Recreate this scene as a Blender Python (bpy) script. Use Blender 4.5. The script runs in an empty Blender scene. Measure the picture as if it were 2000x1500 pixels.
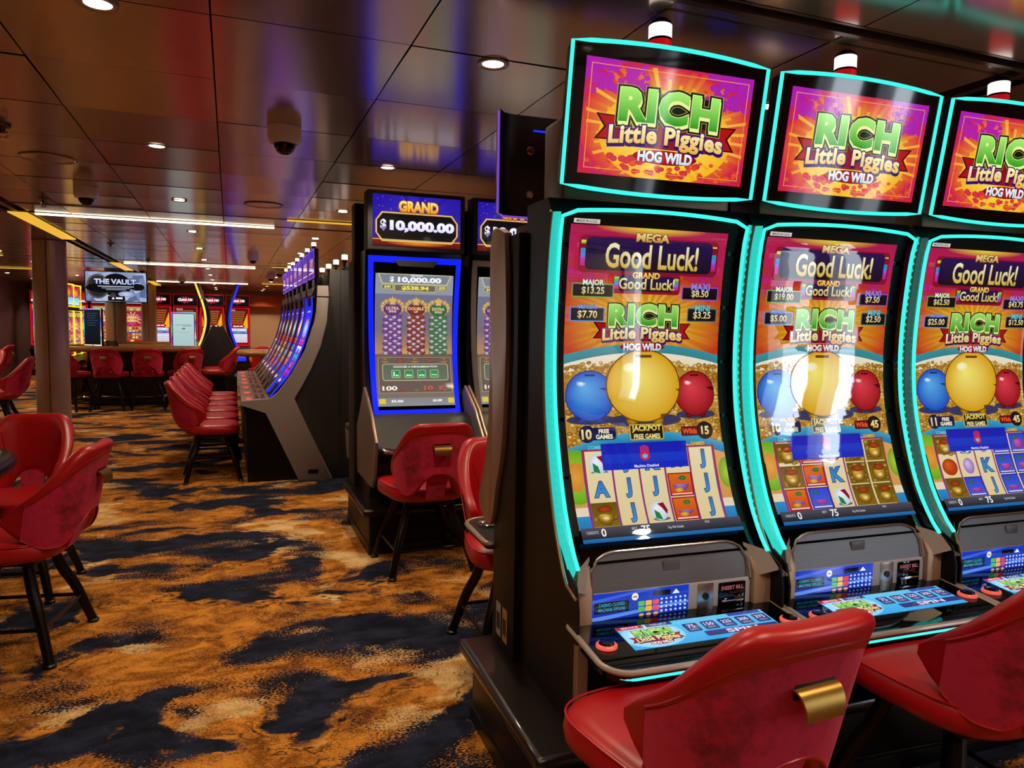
import bpy, bmesh, math, random
from mathutils import Vector, Matrix
random.seed(7)
D = bpy.data
SC = bpy.context.scene
COL = SC.collection
PI = math.pi

# ---------------------------------------------------------------- camera
YAW, PITCH, ROLL, FPX, EYE = 0.368265212, -0.0779081746, 0.0154119303, 1427.2, 1.45
cam = D.objects.new('camera', D.cameras.new('camera'))
COL.objects.link(cam)
cam.data.sensor_fit = 'HORIZONTAL'
cam.data.sensor_width = 36.0
cam.data.lens = 36.0 * FPX / 2000.0
cam.data.clip_end = 200
cam.data.clip_start = 0.02
fw = Vector((math.sin(YAW) * math.cos(PITCH), math.cos(YAW) * math.cos(PITCH), math.sin(PITCH)))
r0 = Vector((math.cos(YAW), -math.sin(YAW), 0))
u0 = r0.cross(fw)
rr = math.cos(ROLL) * r0 + math.sin(ROLL) * u0
uu = -math.sin(ROLL) * r0 + math.cos(ROLL) * u0
cam.matrix_world = Matrix(((rr.x, uu.x, -fw.x, 0), (rr.y, uu.y, -fw.y, 0), (rr.z, uu.z, -fw.z, EYE), (0, 0, 0, 1)))
SC.camera = cam

# ---------------------------------------------------------------- sky outside the windows, exposure
world = D.worlds.new('world')
SC.world = world
world.use_nodes = True
wn = world.node_tree
bg = wn.nodes['Background']
tc = wn.nodes.new('ShaderNodeTexCoord')
sep = wn.nodes.new('ShaderNodeSeparateXYZ')
rmp = wn.nodes.new('ShaderNodeValToRGB')
wn.links.new(tc.outputs['Generated'], sep.inputs[0])
wn.links.new(sep.outputs['Z'], rmp.inputs[0])
wn.links.new(rmp.outputs[0], bg.inputs['Color'])
e = rmp.color_ramp.elements
e[0].position, e[0].color = 0.0, (0.34, 0.38, 0.42, 1)
e[1].position, e[1].color = 0.02, (0.80, 0.90, 1.0, 1)
x_ = e.new(0.45); x_.color = (0.55, 0.70, 0.95, 1)
bg.inputs['Strength'].default_value = 11.5

SC.view_settings.view_transform = 'Standard'
SC.view_settings.look = 'None'
SC.view_settings.exposure = 0.0
SC.view_settings.gamma = 1.0
SC.view_settings.use_curve_mapping = False
DOWNLIGHT_W = 48.0          # watts of every ceiling downlight
HC = 2.42                   # ceiling height

# ---------------------------------------------------------------- colour and materials
def lin(c):
    if isinstance(c, str):
        c = [int(c[i:i + 2], 16) / 255 for i in (0, 2, 4)]
    return tuple(x / 12.92 if x <= .04045 else ((x + .055) / 1.055) ** 2.4 for x in c)

def newmat(name):
    m = D.materials.new(name)
    m.use_nodes = True
    return m, m.node_tree, m.node_tree.nodes['Principled BSDF']

def mat(name, c, rough=.5, metal=0., spec=.5, noise=0., nscale=40., bump=0., coat=0., aniso=None):
    """principled material; colour and gloss vary a little with a procedural noise"""
    m, nt, b = newmat(name)
    c = lin(c)
    b.inputs['Base Color'].default_value = (*c, 1)
    b.inputs['Roughness'].default_value = rough
    b.inputs['Metallic'].default_value = metal
    b.inputs['Specular IOR Level'].default_value = spec
    b.inputs['Coat Weight'].default_value = coat
    if noise or bump:
        t = nt.nodes.new('ShaderNodeTexCoord')
        mp = nt.nodes.new('ShaderNodeMapping')
        if aniso: mp.inputs['Scale'].default_value = aniso
        n = nt.nodes.new('ShaderNodeTexNoise')
        n.inputs['Scale'].default_value = nscale
        n.inputs['Detail'].default_value = 4
        nt.links.new(t.outputs['Object'], mp.inputs[0]); nt.links.new(mp.outputs[0], n.inputs['Vector'])
        if noise:
            mx = nt.nodes.new('ShaderNodeMix'); mx.data_type = 'RGBA'
            mx.inputs[6].default_value = (*[v * (1 - noise) for v in c], 1)
            mx.inputs[7].default_value = (*[min(1, v * (1 + noise)) for v in c], 1)
            nt.links.new(n.outputs['Fac'], mx.inputs[0]); nt.links.new(mx.outputs[2], b.inputs['Base Color'])
        if bump:
            bp = nt.nodes.new('ShaderNodeBump'); bp.inputs['Strength'].default_value = bump
            bp.inputs['Distance'].default_value = .002
            nt.links.new(n.outputs['Fac'], bp.inputs['Height']); nt.links.new(bp.outputs[0], b.inputs['Normal'])
    return m

def glow(name, c, s=1., sample=True):
    m, nt, b = newmat(name)
    c = lin(c)
    b.inputs['Base Color'].default_value = (*[v * .3 for v in c], 1)
    b.inputs['Roughness'].default_value = .3
    b.inputs['Emission Color'].default_value = (*c, 1)
    b.inputs['Emission Strength'].default_value = s
    if not sample: m.cycles.emission_sampling = 'NONE'
    return m

def screen_mat(name, s=1., rough=.05, ior=1.5):
    """a lit display behind glossy glass; the picture is the colour attribute of the mesh"""
    m, nt, b = newmat(name)
    a = nt.nodes.new('ShaderNodeAttribute'); a.attribute_name = 'Col'
    b.inputs['Base Color'].default_value = (.004, .004, .004, 1)
    b.inputs['Roughness'].default_value = rough
    b.inputs['IOR'].default_value = ior
    b.inputs['Emission Strength'].default_value = s
    nt.links.new(a.outputs['Color'], b.inputs['Emission Color'])
    m.cycles.emission_sampling = 'NONE'
    return m

M = {}
M['black'] = mat('black_lacquer', '0b0a0a', .32, noise=.2)
M['black_matte'] = mat('black_matte', '0d0c0c', .6, noise=.2)
M['brownblack'] = mat('brown_black_laminate', '080605', .45, spec=.3, noise=.25, nscale=12)
M['glass_black'] = mat('black_glass', '030303', .04)
M['pale_metal'] = mat('pale_warm_metal', 'c9bdb0', .34, .45, noise=.05)
M['tan_metal'] = mat('tan_metal', 'b8977c', .36, .4, noise=.06)
M['bronze'] = mat('bronze_metal', 'a88c76', .34, .6, noise=.08, nscale=20)
M['bronze_dark'] = mat('dark_bronze_metal', '6a5444', .36, .7, noise=.12, nscale=20)
M['silver'] = mat('silver_metal', 'b9b4ae', .25, .9)
M['grey_brushed'] = mat('grey_brushed_metal', '78787a', .42, .6, noise=.12, nscale=8, aniso=(1, 30, 30))
M['white_plastic'] = mat('white_plastic', 'b9b4b4', .35)
M['wood_dark'] = mat('dark_wood', '140a07', .3, noise=.35, nscale=9, aniso=(12, 1, 12), coat=.4)
M['rail_wood'] = mat('tan_padded_rail', 'b07b45', .4, noise=.15, nscale=20)
M['felt'] = mat('table_felt', '20202c', .9, noise=.2)
M['red_leather'] = mat('red_leather', 'b00d15', .36, noise=.12, nscale=14, bump=.12)
M['gold'] = mat('brushed_brass', 'a8813c', .35, .9, noise=.1, nscale=60)
M['leg_metal'] = mat('black_brown_metal', '1d1613', .3, .6)
M['chrome'] = mat('chrome', 'd8d4d0', .12, 1.)
M['cam_white'] = mat('camera_white', 'eef0ff', .45)
M['dome'] = mat('camera_dome', '08080a', .04)
M['seam'] = mat('ceiling_shadow_gap', '1a0f0b', .6)
M['grey_panel'] = mat('pale_grey_laminate', '9b9090', .45, noise=.05, nscale=5)
M['taupe_panel'] = mat('taupe_laminate', '6e625c', .4, noise=.06, nscale=8)
M['charcoal'] = mat('charcoal_laminate', '232223', .55, noise=.1, nscale=12)
M['column'] = mat('satin_column_metal', 'b49c8a', .36, .45, noise=.05, nscale=3)
M['wall_brown'] = mat('wall_brown', 'd0a684', .6, noise=.06, nscale=2)
M['wall_dark'] = mat('wall_dark', '4a2c34', .6, noise=.1, nscale=2)
M['wall_red'] = mat('valance_red', 'c4502a', .5, noise=.1, nscale=2)
M['wall_purple'] = mat('wall_plum', '8a6a80', .55, noise=.1, nscale=2)
M['screen'] = screen_mat('lit_display')
M['screen_main'] = screen_mat('lit_main_display', .84, .02, 1.85)
M['screen_soft'] = screen_mat('lit_display_rough', 1.0, .12)
M['cyan'] = glow('cyan_light_strip', '3cf0e2', 1.15)
M['teal'] = glow('teal_side_light', '2ccbc0', .95)
M['teal_dim'] = glow('dim_teal_side_light', '4a8078', .35)
M['white_lamp'] = glow('white_lamp_lens', 'fffaf4', 1.25)
M['warm_lamp'] = glow('warm_downlight_lens', 'fff0cf', 9.0)
M['warm_strip'] = glow('warm_white_strip', 'fff4d0', 3.2)
M['amber_strip'] = glow('amber_strip', 'f0b93a', .95)
M['red_lens'] = glow('red_lamp_lens', 'd80c18', .65)
M['blue_led'] = glow('blue_frame_light', '0a1ce0', 1.3)
M['blue_spark'] = glow('blue_arc_light', '1a30ff', 1.2)
M['yellow_arc'] = glow('yellow_arc_light', 'f4dc6a', 1.0)
M['yellow_tube'] = glow('yellow_tube_light', 'ffd428', 1.25)
M['violet_edge'] = glow('violet_edge_light', '8a50e0', .8)
M['red_frame'] = glow('red_frame_light', 'e01020', .75)
M['coral'] = glow('coral_button_ring', 'ff6a58', .7)

def velvet():
    m, nt, b = newmat('red_velvet')
    t = nt.nodes.new('ShaderNodeTexCoord')
    n = nt.nodes.new('ShaderNodeTexNoise'); n.inputs['Scale'].default_value = 22; n.inputs['Detail'].default_value = 8; n.inputs['Roughness'].default_value = .7
    n2 = nt.nodes.new('ShaderNodeTexNoise'); n2.inputs['Scale'].default_value = 5
    ad = nt.nodes.new('ShaderNodeMath'); ad.operation = 'ADD'
    ra = nt.nodes.new('ShaderNodeValToRGB')
    ra.color_ramp.elements[0].position = .72; ra.color_ramp.elements[0].color = (*lin('7e0414'), 1)
    ra.color_ramp.elements[1].position = 1.2; ra.color_ramp.elements[1].color = (*lin('cc1c44'), 1)
    nt.links.new(t.outputs['Object'], n.inputs['Vector']); nt.links.new(t.outputs['Object'], n2.inputs['Vector'])
    nt.links.new(n.outputs['Fac'], ad.inputs[0]); nt.links.new(n2.outputs['Fac'], ad.inputs[1])
    nt.links.new(ad.outputs[0], ra.inputs[0]); nt.links.new(ra.outputs[0], b.inputs['Base Color'])
    b.inputs['Roughness'].default_value = .85
    b.inputs['Sheen Weight'].default_value = .3
    b.inputs['Sheen Tint'].default_value = (1, .25, .4, 1)
    return m
M['velvet'] = velvet()

def carpet():
    m, nt, b = newmat('marbled_carpet')
    N = nt.nodes.new; L = nt.links.new
    t = N('ShaderNodeTexCoord')
    mp = N('ShaderNodeMapping'); mp.inputs['Scale'].default_value = (.75, 1.15, 1); mp.inputs['Rotation'].default_value = (0, 0, .25)
    L(t.outputs['Object'], mp.inputs[0])
    def noise(sc, det, dist, rough=.55, w=0):
        n = N('ShaderNodeTexNoise'); n.noise_dimensions = '4D'
        n.inputs['Scale'].default_value = sc; n.inputs['Detail'].default_value = det
        n.inputs['Distortion'].default_value = dist; n.inputs['Roughness'].default_value = rough; n.inputs['W'].default_value = w
        L(mp.outputs[0], n.inputs['Vector']); return n.outputs['Fac']
    def ma(op, a, bb):
        n = N('ShaderNodeMath'); n.operation = op
        for i, v in enumerate((a, bb)):
            if isinstance(v, (int, float)): n.inputs[i].default_value = v
            else: L(v, n.inputs[i])
        return n.outputs[0]
    def step(v, lo, hi):
        n = N('ShaderNodeMapRange'); n.interpolation_type = 'SMOOTHSTEP'
        n.inputs['From Min'].default_value = lo; n.inputs['From Max'].default_value = hi
        L(v, n.inputs['Value']); return n.outputs[0]
    def mix(f, c0, c1):
        n = N('ShaderNodeMix'); n.data_type = 'RGBA'
        L(f, n.inputs[0])
        for i, c in ((6, c0), (7, c1)):
            if isinstance(c, str): n.inputs[i].default_value = (*lin(c), 1)
            else: L(c, n.inputs[i])
        return n.outputs[2]
    grain = noise(110, 2, 0, .7, 1)
    gz = ma('SUBTRACT', grain, .5)
    gm = ma('MULTIPLY', gz, ma('MULTIPLY', step(noise(2.1, 2, .3, .5, 9), .38, .62), .55))
    big = ma('ADD', noise(2.2, 5, .45, .55, 3.6), gm)
    tanv = ma('ADD', noise(2.0, 5, .5, .5, 12.3), ma('MULTIPLY', gm, .35))
    flow = noise(7, 6, 1.2, .65, 5)
    orange = mix(step(ma('ADD', flow, ma('MULTIPLY', gz, .5)), .34, .66), '7a4416', 'd88e36')
    tan = mix(step(flow, .3, .7), 'c08c4c', 'e8c48c')
    c1 = mix(step(tanv, .55, .585), orange, tan)
    navy = mix(step(ma('ADD', noise(9, 4, .5, .6, 7), ma('MULTIPLY', gz, .4)), .35, .75), '12131d', '2a2f44')
    c2 = mix(step(big, .512, .47), c1, navy)
    edge = ma('ABSOLUTE', ma('SUBTRACT', big, .53), 0)
    c3 = mix(step(edge, .010, .0), c2, '4a2e18')
    L(c3, b.inputs['Base Color'])
    bp = N('ShaderNodeBump'); bp.inputs['Strength'].default_value = .5; bp.inputs['Distance'].default_value = .004
    L(grain, bp.inputs['Height']); L(bp.outputs[0], b.inputs['Normal'])
    b.inputs['Roughness'].default_value = .95; b.inputs['Specular IOR Level'].default_value = .1
    return m
M['carpet'] = carpet()

def ceiling_mat():
    m, nt, b = newmat('brown_metal_ceiling')
    N = nt.nodes.new; L = nt.links.new
    t = N('ShaderNodeTexCoord'); mp = N('ShaderNodeMapping'); mp.inputs['Scale'].default_value = (2, 90, 1)
    n = N('ShaderNodeTexNoise'); n.inputs['Scale'].default_value = 3; n.inputs['Detail'].default_value = 3
    L(t.outputs['Object'], mp.inputs[0]); L(mp.outputs[0], n.inputs['Vector'])
    mr = N('ShaderNodeMapRange'); mr.inputs['To Min'].default_value = .14; mr.inputs['To Max'].default_value = .21
    L(n.outputs['Fac'], mr.inputs['Value']); L(mr.outputs[0], b.inputs['Roughness'])
    b.inputs['Base Color'].default_value = (*lin('c8b2a4'), 1)
    b.inputs['Metallic'].default_value = .8
    return m
M['ceiling'] = ceiling_mat()

# ---------------------------------------------------------------- mesh helpers
class MB:
    """collects shapes into one mesh"""
    def __init__(s): s.bm = bmesh.new()
    def quad(s, a, b, c, d): return s.bm.faces.new([s.bm.verts.new(p) for p in (a, b, c, d)])
    def grid(s, rows, close_u=False, close_v=False, flip=False):
        V = [[s.bm.verts.new(p) for p in r] for r in rows]
        n, k = len(V), len(V[0])
        for i in range(n if close_v else n - 1):
            for j in range(k if close_u else k - 1):
                q = [V[i][j], V[i][(j + 1) % k], V[(i + 1) % n][(j + 1) % k], V[(i + 1) % n][j]]
                if flip: q.reverse()
                try: s.bm.faces.new(q)
                except ValueError: pass
        return V
    def cap(s, ring, flip=False):
        try: s.bm.faces.new(list(reversed(ring)) if flip else ring)
        except ValueError: pass
    def box(s, x0, x1, y0, y1, z0, z1, bev=0., seg=2):
        before = set(s.bm.verts)
        r = bmesh.ops.create_cube(s.bm, size=1)['verts']
        for v in r:
            v.co = Vector((x0 + (v.co.x + .5) * (x1 - x0), y0 + (v.co.y + .5) * (y1 - y0), z0 + (v.co.z + .5) * (z1 - z0)))
        if bev:
            es = list({e for v in r for e in v.link_edges})
            bmesh.ops.bevel(s.bm, geom=es, offset=bev, segments=seg, profile=.6, affect='EDGES')
        return s
    def tube(s, pts, r, n=8, close=False, caps=True):
        pts = [Vector(p) for p in pts]
        rad = r if isinstance(r, (list, tuple)) else [r] * len(pts)
        rows = []
        up = None
        for i, p in enumerate(pts):
            a = pts[i - 1] if (i > 0 or close) else p
            c = pts[(i + 1) % len(pts)] if (i < len(pts) - 1 or close) else p
            d = (c - a).normalized()
            if up is None:
                up = Vector((0, 0, 1)) if abs(d.z) < .9 else Vector((1, 0, 0))
            x = d.cross(up).normalized(); y = x.cross(d).normalized(); up = y
            rows.append([p + rad[i] * (math.cos(2 * PI * k / n) * x + math.sin(2 * PI * k / n) * y) for k in range(n)])
        V = s.grid(rows, close_u=True, close_v=close, flip=True)
        if caps and not close: s.cap(V[0]); s.cap(V[-1], True)
        return s
    def lathe(s, prof, c=(0, 0, 0), n=24, cap=True):
        rows = [[(c[0] + r * math.cos(2 * PI * k / n), c[1] + r * math.sin(2 * PI * k / n), c[2] + z) for k in range(n)] for r, z in prof]
        V = s.grid(rows, close_u=True)
        if cap: s.cap(V[0], True); s.cap(V[-1])
        return s
    def prism(s, out, a0, a1, axis='x', bev=0.):
        """outline (2D) extruded along an axis: x -> (y,z), y -> (x,z), z -> (x,y)"""
        f = {'x': lambda p, a: (a, p[0], p[1]), 'y': lambda p, a: (p[0], a, p[1]), 'z': lambda p, a: (p[0], p[1], a)}[axis]
        A = [s.bm.verts.new(f(p, a0)) for p in out]; B = [s.bm.verts.new(f(p, a1)) for p in out]
        n = len(out)
        fs = [s.bm.faces.new((A[i], A[(i + 1) % n], B[(i + 1) % n], B[i])) for i in range(n)]
        fs.append(s.bm.faces.new(list(reversed(A)))); fs.append(s.bm.faces.new(B))
        if bev:
            es = [e for e in fs[-1].edges] + [e for e in fs[-2].edges]
            bmesh.ops.bevel(s.bm, geom=es, offset=bev, segments=2, profile=.6, affect='EDGES')
        return s
    def ball(s, c, r, sz=(1, 1, 1), u=12, v=8):
        q = bmesh.ops.create_uvsphere(s.bm, u_segments=u, v_segments=v, radius=r)['verts']
        for w in q: w.co = Vector((c[0] + w.co.x * sz[0], c[1] + w.co.y * sz[1], c[2] + w.co.z * sz[2]))
        return s
    def build(s, name, m, parent=None, loc=(0, 0, 0), rot=(0, 0, 0), smooth=True, angle=40):
        bmesh.ops.recalc_face_normals(s.bm, faces=s.bm.faces)
        me = D.meshes.new(name); s.bm.to_mesh(me); s.bm.free()
        return link(name, me, m, parent, loc, rot, smooth, angle)

def link(name, me, m, parent=None, loc=(0, 0, 0), rot=(0, 0, 0), smooth=True, angle=40):
    if m is not None: me.materials.append(M[m] if isinstance(m, str) else m)
    if smooth and len(me.polygons):
        me.polygons.foreach_set('use_smooth', [True] * len(me.polygons))
        me.set_sharp_from_angle(angle=math.radians(angle))
    o = D.objects.new(name, me); COL.objects.link(o)
    o.location = loc; o.rotation_euler = rot
    if parent: o.parent = parent
    return o

def tag(o, label, cat, group=None):
    o['label'] = label; o['category'] = cat
    if group: o['group'] = group
    return o

def thing(name, label, cat, loc=(0, 0, 0), rz=0., group=None):
    o = D.objects.new(name, None); COL.objects.link(o)
    o.empty_display_size = .1
    o.location = loc; o.rotation_euler = (0, 0, rz)
    return tag(o, label, cat, group)

def struct(o):
    o['kind'] = 'structure'; return o

def dup(root, loc, rz, label, group=None, skip=()):
    r = root.copy(); COL.objects.link(r); r.location = loc; r.rotation_euler = (0, 0, rz)
    r['label'] = label
    if group: r['group'] = group
    def rec(a, b):
        for ch in kids(a):
            if ch.name.split('.')[0] in skip: continue
            c = ch.copy(); COL.objects.link(c); c.parent = b; rec(ch, c)
    rec(root, r)
    return r
def kids(o): return [c for c in D.objects if c.parent == o]

def crom(P, n):
    """Catmull-Rom resample of a list of tuples"""
    P = [Vector(p) for p in P]
    out = []
    m = len(P) - 1
    for i in range(n + 1):
        t = i / n * m; k = min(int(t), m - 1); f = t - k
        a, b, c, d = P[max(k - 1, 0)], P[k], P[k + 1], P[min(k + 2, m)]
        out.append(.5 * (2 * b + (c - a) * f + (2 * a - 5 * b + 4 * c - d) * f * f + (3 * b - a - 3 * c + d) * f ** 3))
    return out

def by_arc(P, n):
    """points evenly spaced along a polyline, and its length"""
    L = [0]
    for a, b in zip(P, P[1:]): L.append(L[-1] + (b - a).length)
    out = []; k = 0
    for i in range(n + 1):
        s = L[-1] * i / n
        while k < len(P) - 2 and L[k + 1] < s: k += 1
        f = (s - L[k]) / max(1e-9, L[k + 1] - L[k]); out.append(P[k].lerp(P[k + 1], f))
    return out, L[-1]
# ---------------------------------------------------------------- drawings for displays: flat coloured shapes in one mesh
FONT_MESH = {}
def glyphs(s, off, shear=0., sp=1.):
    k = (s, round(off, 3), shear, sp)
    if k not in FONT_MESH:
        cu = D.curves.new('t', 'FONT'); cu.body = s; cu.size = 1; cu.offset = off; cu.align_x = 'LEFT'; cu.resolution_u = 3; cu.shear = shear; cu.space_character = sp
        ob = D.objects.new('t', cu)
        me = D.meshes.new_from_object(ob)
        FONT_MESH[k] = ([(v.co.x, v.co.y) for v in me.vertices], [tuple(p.vertices) for p in me.polygons])
        D.objects.remove(ob); D.curves.remove(cu); D.meshes.remove(me)
    return FONT_MESH[k]

class Art:
    EPS = .00012
    def __init__(s, w, h):
        s.w, s.h, s.k, s.bm = w, h, 0, bmesh.new()
        s.cl = s.bm.loops.layers.float_color.new('Col')
    def face(s, pts, cols):
        vs = [s.bm.verts.new((p[0], p[1], s.k * s.EPS)) for p in pts]
        try: f = s.bm.faces.new(vs)
        except ValueError: return
        for l, c in zip(f.loops, cols): l[s.cl] = (*c, 1)
    def up(s): s.k += 1; return s
    # coordinates: fractions of the display, x from left, y from the TOP
    def X(s, x): return x * s.w
    def Y(s, y): return (1 - y) * s.h
    def rect(s, x0, y0, x1, y1, c, c2=None, same=False, c3=None):
        """c top, c2 bottom; with c3 the left/right sides take c3 at the right"""
        if not same: s.up()
        a = lin(c); b = lin(c2) if c2 else a
        s.face([(s.X(x0), s.Y(y1)), (s.X(x1), s.Y(y1)), (s.X(x1), s.Y(y0)), (s.X(x0), s.Y(y0))],
               [b, b, a, a] if not c3 else [b, lin(c3), lin(c3), a])
    def poly(s, pts, c, same=False):
        if not same: s.up()
        c = lin(c) if not isinstance(c, list) else c
        P = [(s.X(x), s.Y(y)) for x, y in pts]
        s.face(P, [c] * len(P) if isinstance(c, tuple) else [lin(q) for q in c])
    def rpts(s, x0, y0, x1, y1, r, n=5):
        """rounded rectangle outline in fractions; r in metres"""
        rx, ry = r / s.w, r / s.h
        out = []
        for cx, cy, a0 in ((x1 - rx, y0 + ry, 0), (x0 + rx, y0 + ry, 90), (x0 + rx, y1 - ry, 180), (x1 - rx, y1 - ry, 270)):
            for i in range(n + 1):
                a = math.radians(a0 + 90 * i / n); out.append((cx + rx * math.cos(a), cy - ry * math.sin(a)))
        return out
    def rrect(s, x0, y0, x1, y1, r, c, c2=None, same=False):
        P = s.rpts(x0, y0, x1, y1, r)
        if c2 is None: return s.poly(P, c, same)
        a, b = lin(c), lin(c2)
        if not same: s.up()
        s.face([(s.X(x), s.Y(y)) for x, y in P], [tuple(a[i] + (b[i] - a[i]) * (y - y0) / (y1 - y0) for i in range(3)) for x, y in P])
    def panel(s, x0, y0, x1, y1, r, edge, fill, fill2=None, bw=.004):
        s.rrect(x0, y0, x1, y1, r, edge)
        bx, by = bw / s.w, bw / s.h
        s.rrect(x0 + bx, y0 + by, x1 - bx, y1 - by, max(r - bw, .0005), fill, fill2)
    def ell(s, cx, cy, rx, ry, c, c2=None, n=28, same=False, hx=0., hy=0.):
        """ellipse, fractions of width for rx and of height for ry; c centre, c2 rim; (hx,hy) moves the centre"""
        if not same: s.up()
        a = lin(c); b = lin(c2) if c2 else a
        P = [(s.X(cx + rx * math.cos(2 * PI * i / n)), s.Y(cy + ry * math.sin(2 * PI * i / n))) for i in range(n)]
        if not c2: s.face(P[::-1], [a] * n); return
        C = (s.X(cx + hx * rx), s.Y(cy + hy * ry))
        for i in range(n):
            s.face([C, P[(i + 1) % n], P[i]], [a, b, b])
    def arcband(s, x0, x1, ym, ye, th, c, c2, n=16):
        """curved band, middle of its top edge at ym and ends at ye"""
        s.up(); a, b = lin(c), lin(c2)
        f = lambda x: ym + (ye - ym) * ((2 * (x - x0) / (x1 - x0) - 1) ** 2)
        for i in range(n):
            p, q = x0 + (x1 - x0) * i / n, x0 + (x1 - x0) * (i + 1) / n
            s.face([(s.X(p), s.Y(f(p) + th)), (s.X(q), s.Y(f(q) + th)), (s.X(q), s.Y(f(q))), (s.X(p), s.Y(f(p)))], [b, b, a, a])
    def below(s, x0, x1, ym, ye, yb, c, c2, n=16):
        s.up(); a, b = lin(c), lin(c2)
        f = lambda x: ym + (ye - ym) * ((2 * (x - x0) / (x1 - x0) - 1) ** 2)
        for i in range(n):
            p, q = x0 + (x1 - x0) * i / n, x0 + (x1 - x0) * (i + 1) / n
            s.face([(s.X(p), s.Y(yb)), (s.X(q), s.Y(yb)), (s.X(q), s.Y(f(q))), (s.X(p), s.Y(f(p)))], [b, b, a, a])
    def burst(s, cx, cy, rx, ry, n, c, c2, mid=None, duty=.5, x0=0, y0=0, x1=1, y1=1, jit=.3):
        s.up(); a, b = lin(c), lin(c2); rnd = random.Random(n)
        for i in range(n):
            t0 = 2 * PI * (i + rnd.random() * jit) / n; t1 = t0 + 2 * PI / n * duty
            R = .75 + .35 * rnd.random()
            P = [(cx, cy)] + [(min(x1, max(x0, cx + R * rx * math.cos(t))), min(y1, max(y0, cy + R * ry * math.sin(t)))) for t in (t1, t0)]
            s.face([(s.X(x), s.Y(y)) for x, y in P], [a, b, b])
    def spots(s, n, x0, y0, x1, y1, r, cols, seed=1, clip=None):
        s.up(); rnd = random.Random(seed)
        for i in range(n):
            x, y = x0 + (x1 - x0) * rnd.random(), y0 + (y1 - y0) * rnd.random()
            if clip and not clip(x, y): continue
            q = r * (.6 + .8 * rnd.random())
            x = min(max(x, q / s.w), 1 - q / s.w)
            c, d = rnd.choice(cols)
            if i % 60 == 59: s.up()
            s.ell(x, y, q / s.w, q * .7 / s.h, c, d, n=8, same=True)
    def text(s, t, x0, y0, x1, y1, c, c2=None, bold=.01, outs=(), warp=None, drop=None, keep=False, shear=0., sp=1.):
        """text stretched to a box (fractions); c top to c2 bottom; outs = [(extra offset, colour)] drawn behind"""
        V, _ = glyphs(t, bold, shear, sp)
        if not V: return
        ax, bx = min(v[0] for v in V), max(v[0] for v in V); ay, by = min(v[1] for v in V), max(v[1] for v in V)
        if keep:                      # keep the letter proportions, centred in the box
            k = min((x1 - x0) * s.w / (bx - ax), (y1 - y0) * s.h / (by - ay))
            mx, my = (x0 + x1) / 2, (y0 + y1) / 2
            x0, x1 = mx - k * (bx - ax) / 2 / s.w, mx + k * (bx - ax) / 2 / s.w
            y0, y1 = my - k * (by - ay) / 2 / s.h, my + k * (by - ay) / 2 / s.h
        def T(v, dx=0, dy=0):
            fx, fy = (v[0] - ax) / (bx - ax), (v[1] - ay) / (by - ay)
            x, y = x0 + (x1 - x0) * fx + dx, y1 + (y0 - y1) * fy + dy
            if warp: x, y = warp(x, y, fx, fy)
            return (s.X(x), s.Y(y)), fy
        def lay(off, ct, cb, dx=0, dy=0):
            s.up(); VV, FF = glyphs(t, bold + off, shear, sp); a, b = lin(ct), lin(cb)
            Q = [T(v, dx, dy) for v in VV]
            for f in FF:
                s.face([Q[i][0] for i in f], [tuple(b[j] + (a[j] - b[j]) * min(1, max(0, Q[i][1])) for j in range(3)) for i in f])
        for o, oc in outs:
            if drop: lay(o, oc, oc, drop[0], drop[1])
            lay(o, oc, oc)
        lay(0, c, c2 or c)
    def build(s, name, parent, place, m='screen', cuts=0, loc=(0, 0, 0)):
        """place(u, v, k) maps display metres and layer height to local coordinates"""
        for co, no in (((0, 0, 0), (-1, 0, 0)), ((s.w, 0, 0), (1, 0, 0)), ((0, 0, 0), (0, -1, 0)), ((0, s.h, 0), (0, 1, 0))):
            bmesh.ops.bisect_plane(s.bm, geom=s.bm.verts[:] + s.bm.edges[:] + s.bm.faces[:], dist=1e-7, plane_co=co, plane_no=no, clear_outer=True)
        for i in range(1, cuts):
            bmesh.ops.bisect_plane(s.bm, geom=s.bm.verts[:] + s.bm.edges[:] + s.bm.faces[:], dist=1e-7, plane_co=(0, s.h * i / cuts, 0), plane_no=(0, 1, 0))
        nor = []
        for v in s.bm.verts:
            u, w, k = v.co; q = Vector(place(u, w, k)); nor.append((Vector(place(u, w, k + .01)) - q).normalized()); v.co = q
        if s.bm.faces:
            s.bm.faces.ensure_lookup_table(); s.bm.normal_update()
        s.bm.verts.index_update()
        me = D.meshes.new(name); s.bm.to_mesh(me); s.bm.free()
        me.polygons.foreach_set('use_smooth', [True] * len(me.polygons))
        if cuts > 1: me.normals_split_custom_set_from_vertices(nor)
        return link(name, me, m, parent, loc, smooth=False)

def flat(w, h, x=0., y=0., z0=0., tilt=0.):
    """upright display facing -y, centred on x, bottom at z0, leaning back by tilt"""
    c, sn = math.cos(tilt), math.sin(tilt)
    return lambda u, v, k: (x + u - w / 2, y - k * c + v * sn, z0 + v * c + k * sn)

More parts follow.
